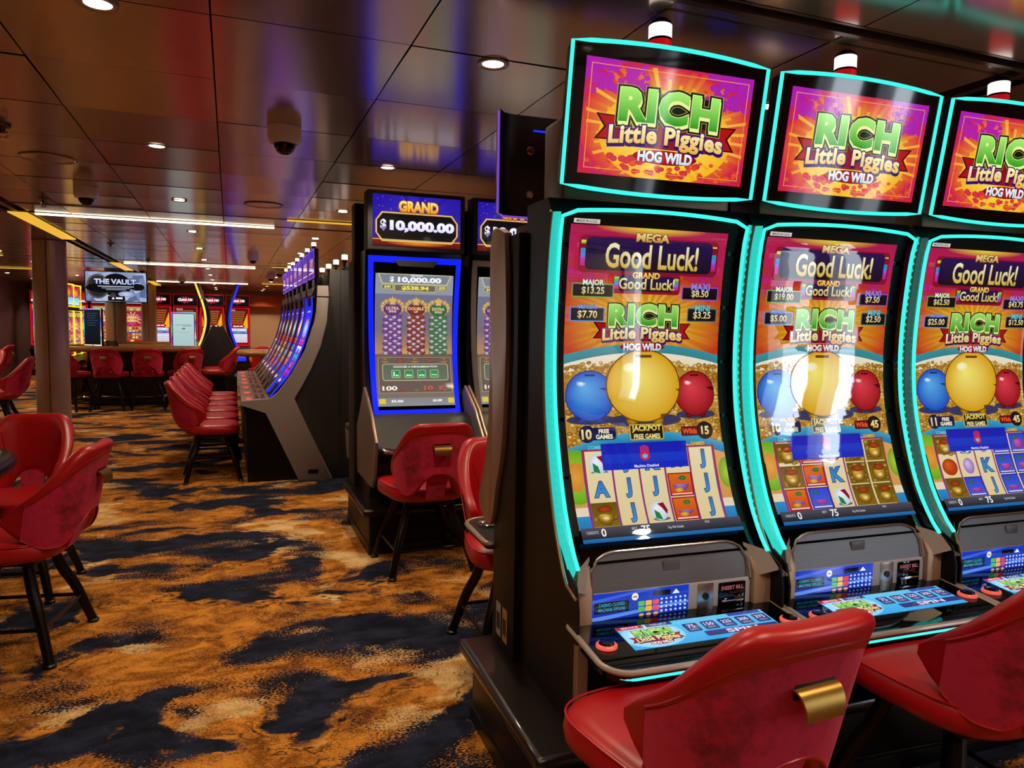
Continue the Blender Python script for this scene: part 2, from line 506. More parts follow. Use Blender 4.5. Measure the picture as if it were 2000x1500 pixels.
# ---- the pictures
def rich_logo(A, x0, y0, x1, y1, ribbon=True):
    """title block: RICH over a ribbon with Little Piggies and HOG WILD"""
    W, H = x1 - x0, y1 - y0
    fx = lambda x: x0 + W * x
    fy = lambda y: y0 + H * y
    if ribbon:
        for a in (0, 1):
            q = lambda x: fx(x if a == 0 else 1 - x)
            A.poly([(q(-.09), fy(.40)), (q(.25), fy(.42)), (q(.25), fy(.74)), (q(-.09), fy(.74)), (q(-.02), fy(.57))], '3a060a', same=a == 1)
        for a in (0, 1):
            q = lambda x: fx(x if a == 0 else 1 - x)
            A.poly([(q(-.065), fy(.42)), (q(.25), fy(.44)), (q(.25), fy(.72)), (q(-.065), fy(.72)), (q(0.0), fy(.57))], 'b01016', same=a == 1)
        A.rrect(fx(.07), fy(.2), fx(.93), fy(.8), .01, '5a0a10', '9a1218')
        A.rrect(fx(.12), fy(.06), fx(.88), fy(.47), .008, '0c1c10')
    A.text('RICH', fx(.085), fy(0.01), fx(.915), fy(.465), 'a8ee70', '159a12', .055,
           [(.075, 'b8a83c'), (.062, '0c2014'), (.016, 'eef09a')], warp=lambda x, y, u, v: (x, y + H * .02 * (2 * u - 1) ** 2), drop=(.004, H * .04), sp=1.12)
    A.text('Little Piggies', fx(.02), fy(.54), fx(.98), fy(.86), 'fff6b8', 'e8a818', .04, [(.06, '52209a'), (.034, '2a0c58')], sp=1.06, drop=(.003, H * .03),
           warp=lambda x, y, u, v: (x, y - H * .05 * (1 - (2 * u - 1) ** 2)))
    A.ell((x0 + x1) / 2, fy(.91), W * .27, H * .10, 'c8141c', '8a0a10')
    A.text('HOG WILD', fx(.27), fy(.83), fx(.73), fy(.985), 'ffffff', 'b8dcf0', .05, [(.03, '5a0a14')])

def rich_topper():
    A = Art(.575, .325)
    A.rect(0, 0, 1, 1, 'a81cb0', 'c0204c'); A.rect(.0, .3, 1, 1, 'c41c66', 'c8203c')
    A.ell(.5, .55, .60, .62, 'f04010', 'c01c58', 40)
    A.ell(.5, .56, .52, .54, 'ffc814', 'd4283c', 40)
    A.burst(.5, .56, .56, .60, 40, 'ffee40', 'd4302c', duty=.45, x0=.02, x1=.98, y0=.02, y1=.98)
    A.ell(.5, .62, .40, .42, 'fff450', 'f4b41c', 40)
    A.burst(.5, .58, .50, .52, 34, 'fff884', 'f0a028', duty=.3, x0=.02, x1=.98, y0=.02, y1=.98)
    A.spots(60, .03, .82, .97, .97, .011, [('e8602c', 'd8441c'), ('d83a44', 'c8283c')], 3)
    A.spots(70, .03, .03, .35, .30, .012, [('b024b0', 'ac1eac'), ('b822a4', 'b01e9c')], 4)
    A.spots(70, .70, .03, .97, .30, .012, [('a824b4', 'a01eae'), ('b024a8', 'a81ea0')], 5)
    for q in ((.03, .05, .97, .056), (.03, .944, .97, .95)): A.rect(*q, 'f0a040', same=q[1] > .5)
    for q in ((.03, .05, .034, .95), (.966, .05, .97, .95)): A.rect(*q, 'f0a040')
    rich_logo(A, .14, .20, .86, .86)
    return A

def jbox(A, x0, y0, x1, y1, edge, head, val, hc):
    A.panel(x0, y0, x1, y1, .006, edge, '141020', '0a0812', .0035)
    A.text(val, x0 + .03, y0 + (y1 - y0) * .25, x1 - .03, y1 - (y1 - y0) * .18, 'fff8c8', 'd8b040', .02, keep=True)
    A.text(head, x0 + .05, y0 - .012, x1 - .05, y0 + .011, hc, hc, .03, [(.03, '20183a')], keep=True)

def symbol(A, s, x0, y0, x1, y1):
    w, h = x1 - x0, y1 - y0
    cx, cy = (x0 + x1) / 2, (y0 + y1) / 2
    if s in 'JAKQ' or s == '10':
        A.text(s, x0 + w * .22, y0 + h * .1, x1 - w * .22, y1 - h * .1, '2c7cc8', '3a98dc', .035, [(.04, '5a3c6a')], keep=True)
    elif s == 'b':                     # beach ball
        A.ell(cx + .004, cy + h * .36, w * .34, h * .08, '6a6a80')
        A.ell(cx, cy, w * .36, h * .42, 'ffffff', 'c8d8ec', hx=-.3, hy=-.3)
        A.poly([(cx - w * .05, cy - h * .3), (cx + w * .2, cy - h * .34), (cx + w * .33, cy), (cx + w * .27, cy + h * .18), (cx + w * .12, cy - h * .1)], '9a1420')
        A.poly([(cx - w * .22, cy - h * .05), (cx - w * .02, cy + h * .1), (cx + w * .06, cy + h * .4), (cx - w * .2, cy + h * .33)], '1f8a4c')
    elif s == 'g':                     # gold coin heap tile
        A.rect(x0, y0, x1, y1, '6a5410', '8a6a14')
        A.spots(26, x0 + w * .1, y0 + h * .1, x1 - w * .1, y1 - h * .1, w * A.w * .11, [('e0b840', '6a4c10'), ('a88a28', '4a3408')], int(x0 * 97 + y0 * 331))
        A.ell(cx, cy + h * .05, w * .34, h * .38, 'f0c83c', '6a3c0c', hx=-.3, hy=-.4)
        A.ell(cx, cy - h * .22, w * .30, h * .15, 'b8481c', '7a2c10'); A.ell(cx, cy + h * .14, w * .16, h * .12, 'fff0b0', 'c8962c')
    elif s == 'r':                     # orange prize tile
        A.rect(x0, y0, x1, y1, 'a01018'); A.rect(x0 + w * .05, y0 + h * .05, x1 - w * .05, y1 - h * .05, 'e8701c', 'd04418')
        A.ell(cx, cy, w * .33, h * .27, 'b8a0d8', '6a3c98', hx=-.3, hy=-.4); A.ell(cx + w * .1, cy - h * .27, w * .15, h * .1, '3a9a3c', '1c6a2c')
        A.ell(cx - w * .1, cy + h * .24, w * .18, h * .1, 'f0c83c', 'c8841c'); A.rect(x0 + w * .08, y1 - h * .12, x1 - w * .08, y1 - h * .06, 'f0d8e0')
    elif s == 'p':                     # blue prize tile
        A.rect(x0, y0, x1, y1, '201c98'); A.rect(x0 + w * .05, y0 + h * .05, x1 - w * .05, y1 - h * .05, '3048d8', '4068e0')
        A.ell(cx, cy + h * .05, w * .33, h * .3, 'c86ac8', '8a2c8a', hx=-.3, hy=-.4); A.ell(cx - w * .15, cy - h * .27, w * .14, h * .1, '3a8a5c', '1c5a3c')
        A.rect(x0 + w * .08, y1 - h * .12, x1 - w * .08, y1 - h * .06, 'e8e0f4')
    elif s == 'o':
        A.ell(cx, cy, w * .42, h * .42, 'e8641c', 'a8300c', hx=-.3, hy=-.4)
    elif s == 'v':
        A.ell(cx, cy, w * .3, h * .4, 'e0d0f0', '9a6ac8', hx=-.3, hy=-.4)

def rich_main(vals, reels, left, wild):
    A = Art(.566, .985)
    A.rect(0, 0, 1, .42, 'b01848', 'cc3c1c')
    A.rect(0, 0, 1, .10, 'b01c50', 'c0205a')
    A.spots(120, .0, .12, 1, .26, .013, [('c82c78', 'b81c60'), ('b82088', 'a81c68')], 9, clip=lambda x, y: x < .24 or x > .78)
    A.ell(.5, .30, .58, .16, 'f0c010', 'c4341c', 40)
    A.burst(.5, .29, .60, .17, 36, 'fce83c', 'c83c1c', duty=.45, y0=.0, y1=.42, x0=0, x1=1)
    A.ell(.5, .0, .35, .025, 'f8e040', 'b83040', 24)
    A.below(0, 1, .375, .405, .70, 'f8f0d8', 'c88420')
    A.arcband(0, 1, .368, .405, .028, '2c98a8', '3a8890')
    # coins
    coin = [('f0c84a', '8a5410'), ('d8a030', '6a3c0c'), ('fce88a', 'a87020')]
    A.ell(.5, .62, .9, .19, 'd8a040', 'b8802c', 32); A.arcband(0, 1, .368, .405, .028, '2c98a8', '3a8890')
    A.spots(1100, 0, .425, 1, .70, .0085, coin, 11, clip=lambda x, y: y > .445 - .035 * (1 - (2 * x - 1) ** 2))
    # three round savings banks, plain
    for cx, cy, rx, ry, a, b, c in ((.155, .535, .150, .080, '5ab4f4', '1450c8', '0c2c7a'), (.835, .532, .132, .074, 'e84050', '9a1018', '4a0810'), (.495, .505, .238, .118, 'fff27a', 'e0a410', '6a4408')):
        A.ell(cx, cy + ry * .95, rx * 1.0, ry * .2, '1c2c78', '3c3c58')
        for sx in (-.35, .35): A.ell(cx + sx * rx, cy + ry * .95, rx * .16, ry * .16, b, c)
        A.ell(cx, cy, rx * 1.02, ry * 1.02, c, n=48)
        A.ell(cx, cy, rx * .985, ry * .985, a, b, 48, hx=-.25, hy=-.35)
        A.ell(cx - rx * .35, cy - ry * .5, rx * .2, ry * .14, 'ffffff', a)
        A.rrect(cx - rx * .22, cy - ry * .86, cx + rx * .22, cy - ry * .78, .002, c)
    # lower half: beach
    A.below(0, 1, .665, .705, .955, 'e0a860', 'd89a4c')
    A.arcband(0, 1, .655, .700, .034, '3aa8cc', '1c78b0')
    A.ell(.03, .79, .13, .085, 'a8d83a', '6ab01c'); A.ell(.03, .79, .07, .045, 'e8a83c', 'd88a30')
    A.ell(.99, .80, .05, .05, 'b0d03a', '7aa82c')
    A.rect(0, .885, 1, .955, 'f0e0c0', 'f0e0c0'); A.rect(0, .90, 1, .955, '2c9ad8', '1c7cc0')
    A.rrect(.09, .637, .30, .677, .008, '101c50'); A.ell(.12, .657, .05, .028, '101c50')
    A.text(left, .08, .641, .155, .674, 'fff0b0', 'f0c040', .04, keep=True)
    A.text('FREE', .165, .642, .285, .656, 'fff4d0', None, .04, keep=True); A.text('GAMES', .165, .659, .285, .674, 'fff4d0', None, .04, keep=True)
    A.panel(.385, .630, .605, .682, .006, 'c8a83c', '1c1a10')
    A.text('JACKPOT', .40, .634, .59, .658, 'fff07a', 'e0a820', .04); A.text('FREE GAMES', .41, .662, .58, .678, 'f8e8a0', None, .03)
    A.rrect(.72, .642, .93, .674, .006, '5a1018'); A.text('Wilds', .73, .646, .83, .67, 'ff5a2c', None, .03, keep=True)
    A.ell(.88, .657, .055, .03, '1c1418'); A.text(wild, .84, .643, .925, .672, 'fff0b0', 'f0c040', .04, keep=True)
    A.text('COMBINE', .115, .694, .235, .706, '6adcf0', None, .03, [(.03, '1c3a6a')], keep=True)
    A.text('GAMES!', .76, .694, .88, .706, 'f0c83c', None, .03, [(.03, '5a2c1c')], keep=True)
    # reels
    X0, X1, Y0, Y1 = .085, .915, .712, .952
    A.rect(X0 - .012, Y0 - .006, X1 + .012, Y1 + .005, 'a02c50', '8a3c98')
    cw, rh = (X1 - X0) / 5, (Y1 - Y0) / 3
    for i in range(5):
        A.rect(X0 + cw * i + .006, Y0, X0 + cw * (i + 1) - .006, Y1, 'f0e2b4', 'e8d29a', same=i > 0)
    for i in range(5):
        for j in range(3):
            symbol(A, reels[i][j], X0 + cw * i + .005, Y0 + rh * j + .002, X0 + cw * (i + 1) - .005, Y0 + rh * (j + 1) - .002)
    A.rect(.19, .690, .735, .775, '1420b8', '1c2cc8'); A.rect(.2, .725, .725, .758, '1c3cd0', '1838c8')
    A.ell(.46, .733, .032, .016, 'd82848'); A.ell(.46, .733, .016, .009, '5ac8f0')
    for i in range(4): A.rrect(.433 + .0145 * i, .697 + abs(i - 1.5) * .004, .444 + .0145 * i, .73, .002, 'd82848', same=i > 0)
    A.text('Machine Disabled', .385, .761, .54, .77, 'e8ecff', None, .02)
    # credit bar
    A.rect(0, .952, 1, .988, '50505c', '26262e'); A.rect(0, .988, 1, 1, '1c78c0', '1c60a0')
    A.text('CREDITS', .03, .963, .10, .972, 'c8c8d0'); A.text('0', .115, .957, .145, .982, 'ffffff', None, .02, keep=True)
    A.text('BET', .30, .96, .335, .968, 'c8c8d0'); A.text('75', .35, .957, .42, .982, 'ffffff', None, .02, keep=True)
    A.text('Tap Win Details', .52, .966, .62, .976, 'd8d8e0'); A.text('WIN', .76, .958, .79, .966, 'c8c8d0')
    # title boxes
    for x0, y0, x1, y1, r in ((.06, .035, .92, .135, .018), (.275, .150, .685, .197, .012)):
        A.rrect(x0 - .012, y0 - .006, x1 + .012, y1 + .010, r, '8a1030')
        for k, c in enumerate(('e8e030', '30b840', '2090e8', 'c030c8')):
            f0, f1 = k / 4, (k + 1) / 4
            for sx0, sx1 in ((x0, x0 + .05), (x1 - .05, x1)):
                A.rect(sx0, y0 + (y1 - y0) * (.1 + .8 * f0), sx1, y0 + (y1 - y0) * (.1 + .8 * f1), c, ('30b840', '2090e8', 'c030c8', 'd02060')[k], same=not (k == 0 and sx0 == x0))
        A.rrect(x0 + .028, y0 - .001, x1 - .028, y1 + .001, r, '2a1450', '120c1c')
    A.text('Good Luck!', .21, .05, .80, .128, 'fffbd0', 'd8b030', .02, [(.022, '4a3c0c')])
    A.text('Good Luck!', .305, .157, .66, .193, 'fff6c0', 'd8b440', .02, [(.022, '4a3c0c')])
    A.text('MEGA', .39, .014, .60, .042, 'fff6a0', 'c88a20', .04, [(.04, '5a3410')])
    A.text('GRAND', .385, .138, .56, .158, 'fff07a', 'f0b020', .04, [(.04, '5a2c10')])
    jbox(A, .02, .178, .275, .222, '6ab03c', 'MAJOR', vals[0], 'e0ffe0'); jbox(A, .71, .178, .955, .222, 'a050c8', 'MAXI', vals[1], '9a8cf0')
    jbox(A, .015, .252, .225, .298, '5a90e0', 'MINOR', vals[2], '7aa0f0'); jbox(A, .755, .247, .955, .293, '2c8a78', 'MINI', vals[3], '70c8d8')
    rich_logo(A, .205, .236, .735, .392)
    return A

def sticker():
    A = Art(.088, .0135)
    A.rect(0, 0, 1, 1, 'cfc6bc'); A.text('MADE IN U.S.A.', .1, .2, .9, .8, '2a2622', None, .02)
    return A

def grand_topper():
    A = Art(.60, .335)
    A.rect(0, 0, 1, 1, '2818a8', '301878')
    A.ell(.5, .4, .5, .6, '4030c0', '2818a0', 24)
    A.burst(.5, .5, .7, .9, 16, '3c28c0', '2414a0', duty=.3, x0=0, x1=1, y0=0, y1=1)
    A.spots(26, .02, .02, .98, .5, .002, [('ffffff', 'c0c0ff')], 6)
    A.rect(0, .84, 1, 1, '8a1c10', '4a0c0c'); A.ell(.5, .93, .35, .05, 'f08a20', '8a1c10')
    oc = lambda m: [(.03 + m, .50), (.10 + m * .6, .33 + m * 1.6), (.90 - m * .6, .33 + m * 1.6), (.97 - m, .50), (.97 - m, .74), (.90 - m * .6, .91 - m * 1.6), (.10 + m * .6, .91 - m * 1.6), (.03 + m, .74)]
    A.poly(oc(0), 'd8a83c'); A.poly(oc(.008), 'f8d878'); A.poly(oc(.016), '8a5a14'); A.poly(oc(.022), '100c10')
    A.text('GRAND', .29, .10, .74, .31, 'fff27a', 'f0901a', .045, [(.05, '7a3408'), (.02, 'c8741c')], drop=(0, .02))
    A.text('$', .085, .48, .15, .70, 'ffffff', 'e0dcff', .035, [(.02, '8a78b8')]); A.text('10,000.00', .19, .49, .925, .72, 'ffffff', 'e0dcff', .055, [(.02, '8a78b8')])
    A.rect(0, .865, 1, .875, 'f8e0a0')
    return A

def grand_main():
    A = Art(.54, .955)
    A.rect(0, 0, 1, 1, '8e96a4', '988e8c')
    A.rect(0, .14, 1, .42, '6e7090', '7a6a78'); A.rect(0, .42, 1, .60, '7a6a74', 'b88a5c'); A.ell(.5, .6, .45, .06, 'd8a45c', 'a88060')
    A.rect(0, .6, 1, .95, '6e5c50', '7e706a'); A.rect(0, .93, 1, 1, '868686', '8e8e92')
    A.poly([(.03, .0), (.97, .0), (.92, .075), (.08, .075)], 'd8c890'); A.poly([(.045, .005), (.955, .005), (.91, .07), (.09, .07)], '7a8490')
    A.text('GRAND', .44, .0, .60, .018, 'e8e8e8', None, .03); A.text('$', .18, .02, .23, .066, 'f4f4f8', None, .03, [(.02, '9a98a8')]); A.text('10,000.00', .28, .022, .84, .068, 'f4f4f8', None, .05, [(.02, '9a98a8')])
    A.panel(.24, .078, .77, .13, .004, 'd0bc6a', '6a6658'); A.text('$538.94', .33, .088, .68, .122, 'f0e050', None, .05); A.panel(.08, .08, .22, .115, .004, 'c8b468', '6a6658'); A.text('$40', .11, .086, .19, .11, 'e8dc7a', None, .04)
    A.panel(.79, .08, .92, .115, .004, 'c8b468', '6a6658'); A.text('$20', .81, .086, .90, .11, 'e8dc7a', None, .04)
    for cx, a, b, t1, t2, n in ((.22, '8a4c9a', '5a2c6a', 'ULTRA', 'SPINS', 1), (.52, '9a4438', '6a2420', 'DOUBLE', 'UP', 2), (.81, '4c8a54', '2c5a34', 'EXTRA', 'SPINS', 3)):
        rnd = random.Random(n)
        for r in range(13):
            y = .59 - r * .0225
            A.up()
            for k in range(4):
                A.ell(cx + (k - 1.5) * .055 + rnd.uniform(-.008, .008), y + rnd.uniform(-.004, .004), .040, .016, ('e0d4e0', a)[(k + r) % 2], b, n=9, same=True)
        for q in range(14):
            t = 2 * PI * q / 14
            A.ell(cx + .13 * math.cos(t), .265 + .05 * math.sin(t) - .02, .03, .018, 'e0c080', 'a88440', n=9, same=q > 0)
        A.ell(cx, .265, .115, .045, a, b); A.poly([(cx - .04, .23), (cx, .165), (cx + .04, .23)], 'd8b068')
        A.text(t1, cx - .10, .245, cx + .10, .268, 'e8c8a0', None, .03, [(.03, b)], keep=True); A.text(t2, cx - .08, .272, cx + .08, .289, 'e8c8a0', None, .03, [(.03, b)], keep=True)
    A.panel(.03, .625, .97, .90, .004, 'b8a070', '6a5a52', None, .003)
    def row(y):
        for i in range(5):
            A.ell(.12 + .19 * i, y, .065, .02, ('c8a060', 'c86050')[i % 2], ('7a5a30', '7a3028')[i % 2], n=12, same=i > 0)
    row(.65); row(.865); A.text('100', .07, .845, .26, .88, 'f0e8e0', None, .04, [(.03, '6a2820')]); A.text('10', .60, .845, .72, .88, 'c86050', None, .03); A.text('K', .80, .845, .88, .88, 'c86050', None, .03)
    A.panel(.08, .675, .93, .805, .02, 'd8c890', '5a6a5c', '6a6e62', .004)
    A.text('CHOOSE A DENOMINATION', .22, .690, .79, .705, 'f0f0e0', None, .03)
    for i, t in enumerate(('1c', '2c', '5c', '10c')):
        A.panel(.195 + .165 * i, .722, .305 + .165 * i, .782, .005, 'e0d090', '2c8a4c', '3aa05c', .003); A.text(t, .215 + .165 * i, .735, .285 + .165 * i, .77, 'f0fff0', None, .04, keep=True)
    for x in (.02, .90): A.rrect(x, .945, x + .08, .985, .006, 'e0c840')
    A.text('35.00', .17, .955, .32, .975, 'ffffff', None, .03); A.text('$0.88', .70, .955, .82, .975, 'ffffff', None, .03)
    return A

def deck_art():
    A = Art(.50, .125)
    A.rect(0, 0, 1, 1, '6ac8f0', '38a8e8'); A.ell(.18, .5, .2, .5, 'f4fbff', '8ad4f4')
    A.rect(.0, 0, .17, .14, 'c01830'); A.rect(.19, 0, .36, .14, '38406a'); A.rect(.75, 0, .98, .14, '3a50a8')
    A.text('SERVICE', .03, .03, .14, .11, 'ffd8d8', None, .02); A.text('COLLECT', .22, .03, .33, .11, 'c8d0f0', None, .02)
    rich_logo(A, .05, .22, .33, .92)
    for i, t in enumerate(('75', '150', '225', '300', '375')):
        x = .40 + .12 * i
        A.panel(x, .25, x + .095, .62, .006, '1c3c78', '28386a', '384a80', .003); A.text(t, x + .015, .30, x + .08, .46, 'e0c8f0', None, .03, keep=True)
        A.text('CREDITS', x + .02, .50, x + .075, .56, 'b0b8e0')
    A.panel(.48, .70, .98, .92, .006, '2c3c88', '3a3c78', '303468', .003); A.text('SPIN', .62, .73, .84, .89, 'e8d8f8', None, .03)
    return A

def player_panel():
    A = Art(.325, .088)
    A.rect(0, 0, 1, 1, '1838c0', '1030a0'); A.poly([(0, .8), (1, .55), (1, .62), (0, .95)], '5a8ae8'); A.poly([(0, .2), (.5, 0), (.7, 0), (0, .32)], '3a60d8')
    A.rect(.02, .30, .37, .68, '04060c'); A.text('- CASINO CLOSED -', .04, .35, .35, .46, '2ca8e0', None, .01); A.text('- MACHINE OFFLINE -', .04, .51, .35, .62, '2ca8e0', None, .01)
    A.ell(.43, .22, .035, .13, 'f0e8d8'); A.rect(.41, .2, .45, .25, '8a7a5a')
    for i in range(3):
        for j in range(2):
            A.rrect(.465 + .075 * i, .40 + .2 * j, .53 + .075 * i, .57 + .2 * j, .002, ('5ab84c', 'f0b428', 'e03c38')[i], same=(i + j) > 0)
    for i in range(3): A.ell(.50 + .075 * i, .88, .025, .05, 'e0a050', same=i > 0)
    for i in range(6):
        for j in range(4): A.ell(.71 + .05 * i, .40 + .14 * j, .013, .04, 'c8d4f8', n=8, same=(i + j) > 0)
    A.rect(.62, .10, .80, .28, '04040a'); A.poly([(.86, .10), (.90, .26), (.82, .26)], 'e8f0ff')
    return A

def strip_art(seed, w=.5, h=1.05):
    """busy game screen seen far off: bands of figures over a violet ground"""
    A = Art(w, h); r = random.Random(seed)
    bgs = [('2430c0', '4018b0'), ('501880', '801848'), ('1038a0', '3c1888'), ('7a2010', '40107a')]
    c0, c1 = bgs[seed % 4]
    A.rect(0, 0, 1, 1, c0, c1)
    A.rect(0, .0, 1, .14, '1018c0', '3828d0'); A.text(r.choice(('GRAND', 'MAJOR', 'JACKPOT')), .12, .02, .88, .10, 'f8f0ff', 'b0a0ff', .03)
    A.ell(.5, .25, .50, .12, 'ffffff', c0); A.ell(.5, .25, .3, .07, ('fff4c0', 'e0f0ff')[seed % 2], ('f0b040', '60a0f0')[seed % 2])
    A.rect(.02, .37, .98, .43, 'b01020', 'e02838'); A.text('2 0 0 0', .1, .375, .9, .425, 'ffe0e0', None, .04)
    cols = ['f0d020', 'f04020', '4060ff', 'd030b0', 'ffffff', '20b0f0', 'f88020']
    for j in range(4):
        q = r.choice(cols)
        A.rect(0, .45 + .095 * j, 1, .545 + .095 * j, q, c1)
        for i in range(5):
            c = r.choice(cols); A.ell(.14 + .18 * i, .497 + .095 * j, .08, .04, c, '301060', n=12, same=i > 0)
    A.rect(0, .83, 1, .92, '3040e0', '2020a0'); A.rect(.1, .85, .5, .9, 'f0d040'); A.rect(0, .93, 1, 1, '101018', '201820')
    return A

def strip_topper(seed):
    A = Art(.52, .28); r = random.Random(seed)
    A.rect(0, 0, 1, 1, '3420a8', '3a2478'); A.ell(.5, .5, .4, .35, '6a3c98', '34209c'); A.text('GRAND', .2, .3, .8, .62, 'e0b070', 'a87038', .04); A.rect(0, .8, 1, .84, 'f0d8b0')
    return A

def quick_topper():
    A = Art(.56, .26)
    A.rect(0, 0, 1, 1, '0a0608', '080408')
    A.burst(.5, .5, .32, .42, 12, '3c8ae0', '10204a', duty=.4, x0=0, x1=1, y0=0, y1=1)
    A.ell(.5, .5, .25, .27, 'e03038', 'b01020')
    A.text('Quick Hit', .16, .33, .84, .66, 'ffffff', 'ffe8e0', .05, [(.05, '8a1018')], shear=.3)
    return A

def quick_main():
    A = Art(.50, .86)
    A.rect(0, 0, 1, 1, '7a1010', 'a81c18'); A.rect(0, .0, 1, .45, '5a0c10', '8a1c10')
    A.text('QUICK', .06, .015, .38, .055, 'f0d8d0', None, .03)
    for i in range(6):
        A.rect(.10, .07 + .065 * i, .85 - .03 * i, .105 + .065 * i, 'e8b050', 'a05a20', same=i > 0)
    A.up()
    for i in range(6): A.rect(.12, .078 + .065 * i, .83 - .03 * i, .097 + .065 * i, '401010', same=True)
    A.poly([(.72, .50), (.98, .12), (1, .55), (.8, .55)], 'f0b020'); A.poly([(0, .2), (.22, .52), (0, .52)], 'e06a20')
    A.ell(.5, .50, .34, .05, 'd02030', '8a1018'); A.text('Quick Hit', .25, .475, .75, .525, 'ffffff', None, .04, shear=.3)
    A.rect(.05, .56, .95, .70, 'd0d8f0', '3a70d0'); A.text('FREE GAMES', .12, .575, .88, .635, 'ffffff', None, .04, [(.03, '203a90')])
    A.ell(.5, .675, .35, .03, '60c0f0', '2050b0'); A.rect(.04, .72, .96, .97, 'e8e8f0', 'd0d0dc')
    for i in (1, 2): A.rect(.04 + .306 * i, .72, .045 + .306 * i, .97, '8a8aa0', same=i > 1)
    A.up()
    for j in range(4): A.rect(.06, .745 + .06 * j, .94, .757 + .06 * j, 'b0a8c8', same=True)
    return A

def fortune_main():
    A = Art(.50, .86); r = random.Random(3)
    A.rect(0, 0, 1, 1, '8a1060', 'b02030'); A.rect(0, 0, 1, .14, 'c0b060', '5a3c20')
    for i in range(3): A.ell(.2 + .3 * i, .07, .12, .04, 'f0e0c0', 'b06030', same=i > 0)
    A.ell(.5, .3, .5, .14, 'e040b0', '8a1070')
    A.burst(.5, .33, .5, .2, 14, 'fff0a0', 'e08020', duty=.4, x0=0, x1=1)
    A.ell(.5, .34, .34, .09, 'fff4a8', 'e09a20'); A.text('FORTUNE', .22, .31, .78, .37, 'c02020', '8a1010', .04)
    A.ell(.5, .47, .3, .05, 'f04090', '901060')
    cols = [('ffd860', '8a4a10'), ('ffffff', 'c08030'), ('4060e0', '182060'), ('e03030', '601010')]
    A.rect(.03, .54, .97, .9, 'd88a30', 'a05a18')
    for i in range(6):
        for j in range(4):
            c = r.choice(cols); A.ell(.13 + .148 * i, .59 + .085 * j, .062, .034, c[0], c[1], n=12, same=(i + j) > 0)
    A.rect(.03, .69, .97, .72, '2838b0'); A.rect(0, .92, 1, 1, 'c02020', '601010'); A.ell(.5, .94, .1, .03, 'fff0a0', 'e0a030')
    return A

def tv_art():
    A = Art(1.02, .55); r = random.Random(5)
    A.rect(0, 0, 1, 1, '8a9ac0', '6a7aa0')
    for i in range(46):
        x, y, a = r.random(), r.random(), r.random() * 6.28
        P = [(min(1, max(0, x + q * .09 * math.cos(a) - p * .05 * math.sin(a))), min(1, max(0, y + (q * .09 * math.sin(a) + p * .05 * math.cos(a)) * 1.85))) for q, p in ((-1, -1), (1, -1), (1, 1), (-1, 1))]
        A.poly(P, r.choice(('7a8ab4', 'a0b0d4', '5a6a94', 'b4bedc')))
    A.ell(.5, .45, .25, .40, '0c0c14'); A.ell(.2, .5, .19, .42, '5a5040'); A.ell(.2, .5, .16, .36, '14141c', '2a2a34'); A.ell(.85, .5, .12, .12, '0c0c14'); A.ell(.3, .55, .3, .16, '0a0a12')
    A.ell(.66, .75, .13, .10, 'c8d4ee', '8a98bc'); A.rrect(.36, .82, .64, .99, .01, '0a0a10')
    A.text('THE VAULT', .14, .24, .83, .42, 'd4dcf4', 'a8b8e4', .045, [(.045, '10141e')])
    A.rect(.2, .48, .79, .505, 'd0d4e0'); A.rect(.26, .54, .72, .56, 'b0b4c4', same=True); A.rect(.33, .59, .66, .61, 'b0b4c4', same=True)
    A.poly([(.42, .93), (.445, .85), (.47, .93)], 'ffffff'); A.rect(.49, .86, .60, .92, 'f0f0f4')
    return A
# ---------------------------------------------------------------- room shell
PITCH_C = .6465
def seams(a0, step, lo, hi):
    k = math.floor((lo - a0) / step); out = []
    while a0 + k * step <= hi + step: out.append(a0 + k * step); k += 1
    return out
XS = seams(-.045, PITCH_C, -9.5, 3.0)
# cross bands (y0, y1) and long channels (x) that interrupt the panels
BANDS = [(1.20, 1.92), (7.22, 7.86), (13.22, 13.86), (19.10, 19.74)]
CHX = [-1.78, 2.79]
mb = MB()
rnd = random.Random(4)
ys = []
edges = [-8.0] + [v for b in BANDS for v in b] + [24.2]
for a, b in zip(edges[0::2], edges[1::2]):
    n = max(1, round((b - a) / .655)); ys += [(a + (b - a) * i / n, a + (b - a) * (i + 1) / n) for i in range(n)]
ys += BANDS
def ceil_panel(x0, x1, y0, y1):
    g = .003; t = rnd.uniform(-.0016, .0016); t2 = rnd.uniform(-.0008, .0008)
    n = 3
    rows = []
    for j in range(n + 1):
        f = j / n; bow = .0022 * (1 - (2 * f - 1) ** 2)
        rows.append([(x0 + g + (x1 - x0 - 2 * g) * q, y0 + g + (y1 - y0 - 2 * g) * f, HC + t * (2 * f - 1) + t2 * (2 * q - 1) + bow) for q in (0, 1)])
    mb.grid(rows, flip=False)
for y0, y1 in ys:
    band = (y0, y1) in BANDS
    cuts = sorted(XS + CHX)
    xx = [x for x in XS if not any(abs(x - c) < .33 for c in CHX)] + [c - .09 for c in CHX] + [c + .09 for c in CHX]
    xx = sorted(xx)
    for x0, x1 in zip(xx, xx[1:]):
        if any(abs((x0 + x1) / 2 - c) < .05 for c in CHX): continue
        if band: ceil_panel(x0, x1, y0 + .07, y1 - .07)
        else: ceil_panel(x0, x1, y0, y1)
ceiling = struct(mb.build('ceiling', 'ceiling', smooth=True, angle=20))
struct(MB().box(-10.2, 3.5, -8.2, 24.4, HC + .03, HC + .09).build('ceiling_backing', 'seam'))
HB = 3.3
struct(MB().box(3.4, 6.2, -8.2, 3.2, HB, HB + .06).build('ceiling_bay', 'wall_brown'))
struct(MB().box(3.42, 3.5, -8.2, 3.2, HC, HB).build('wall_bulkhead', 'wall_brown'))
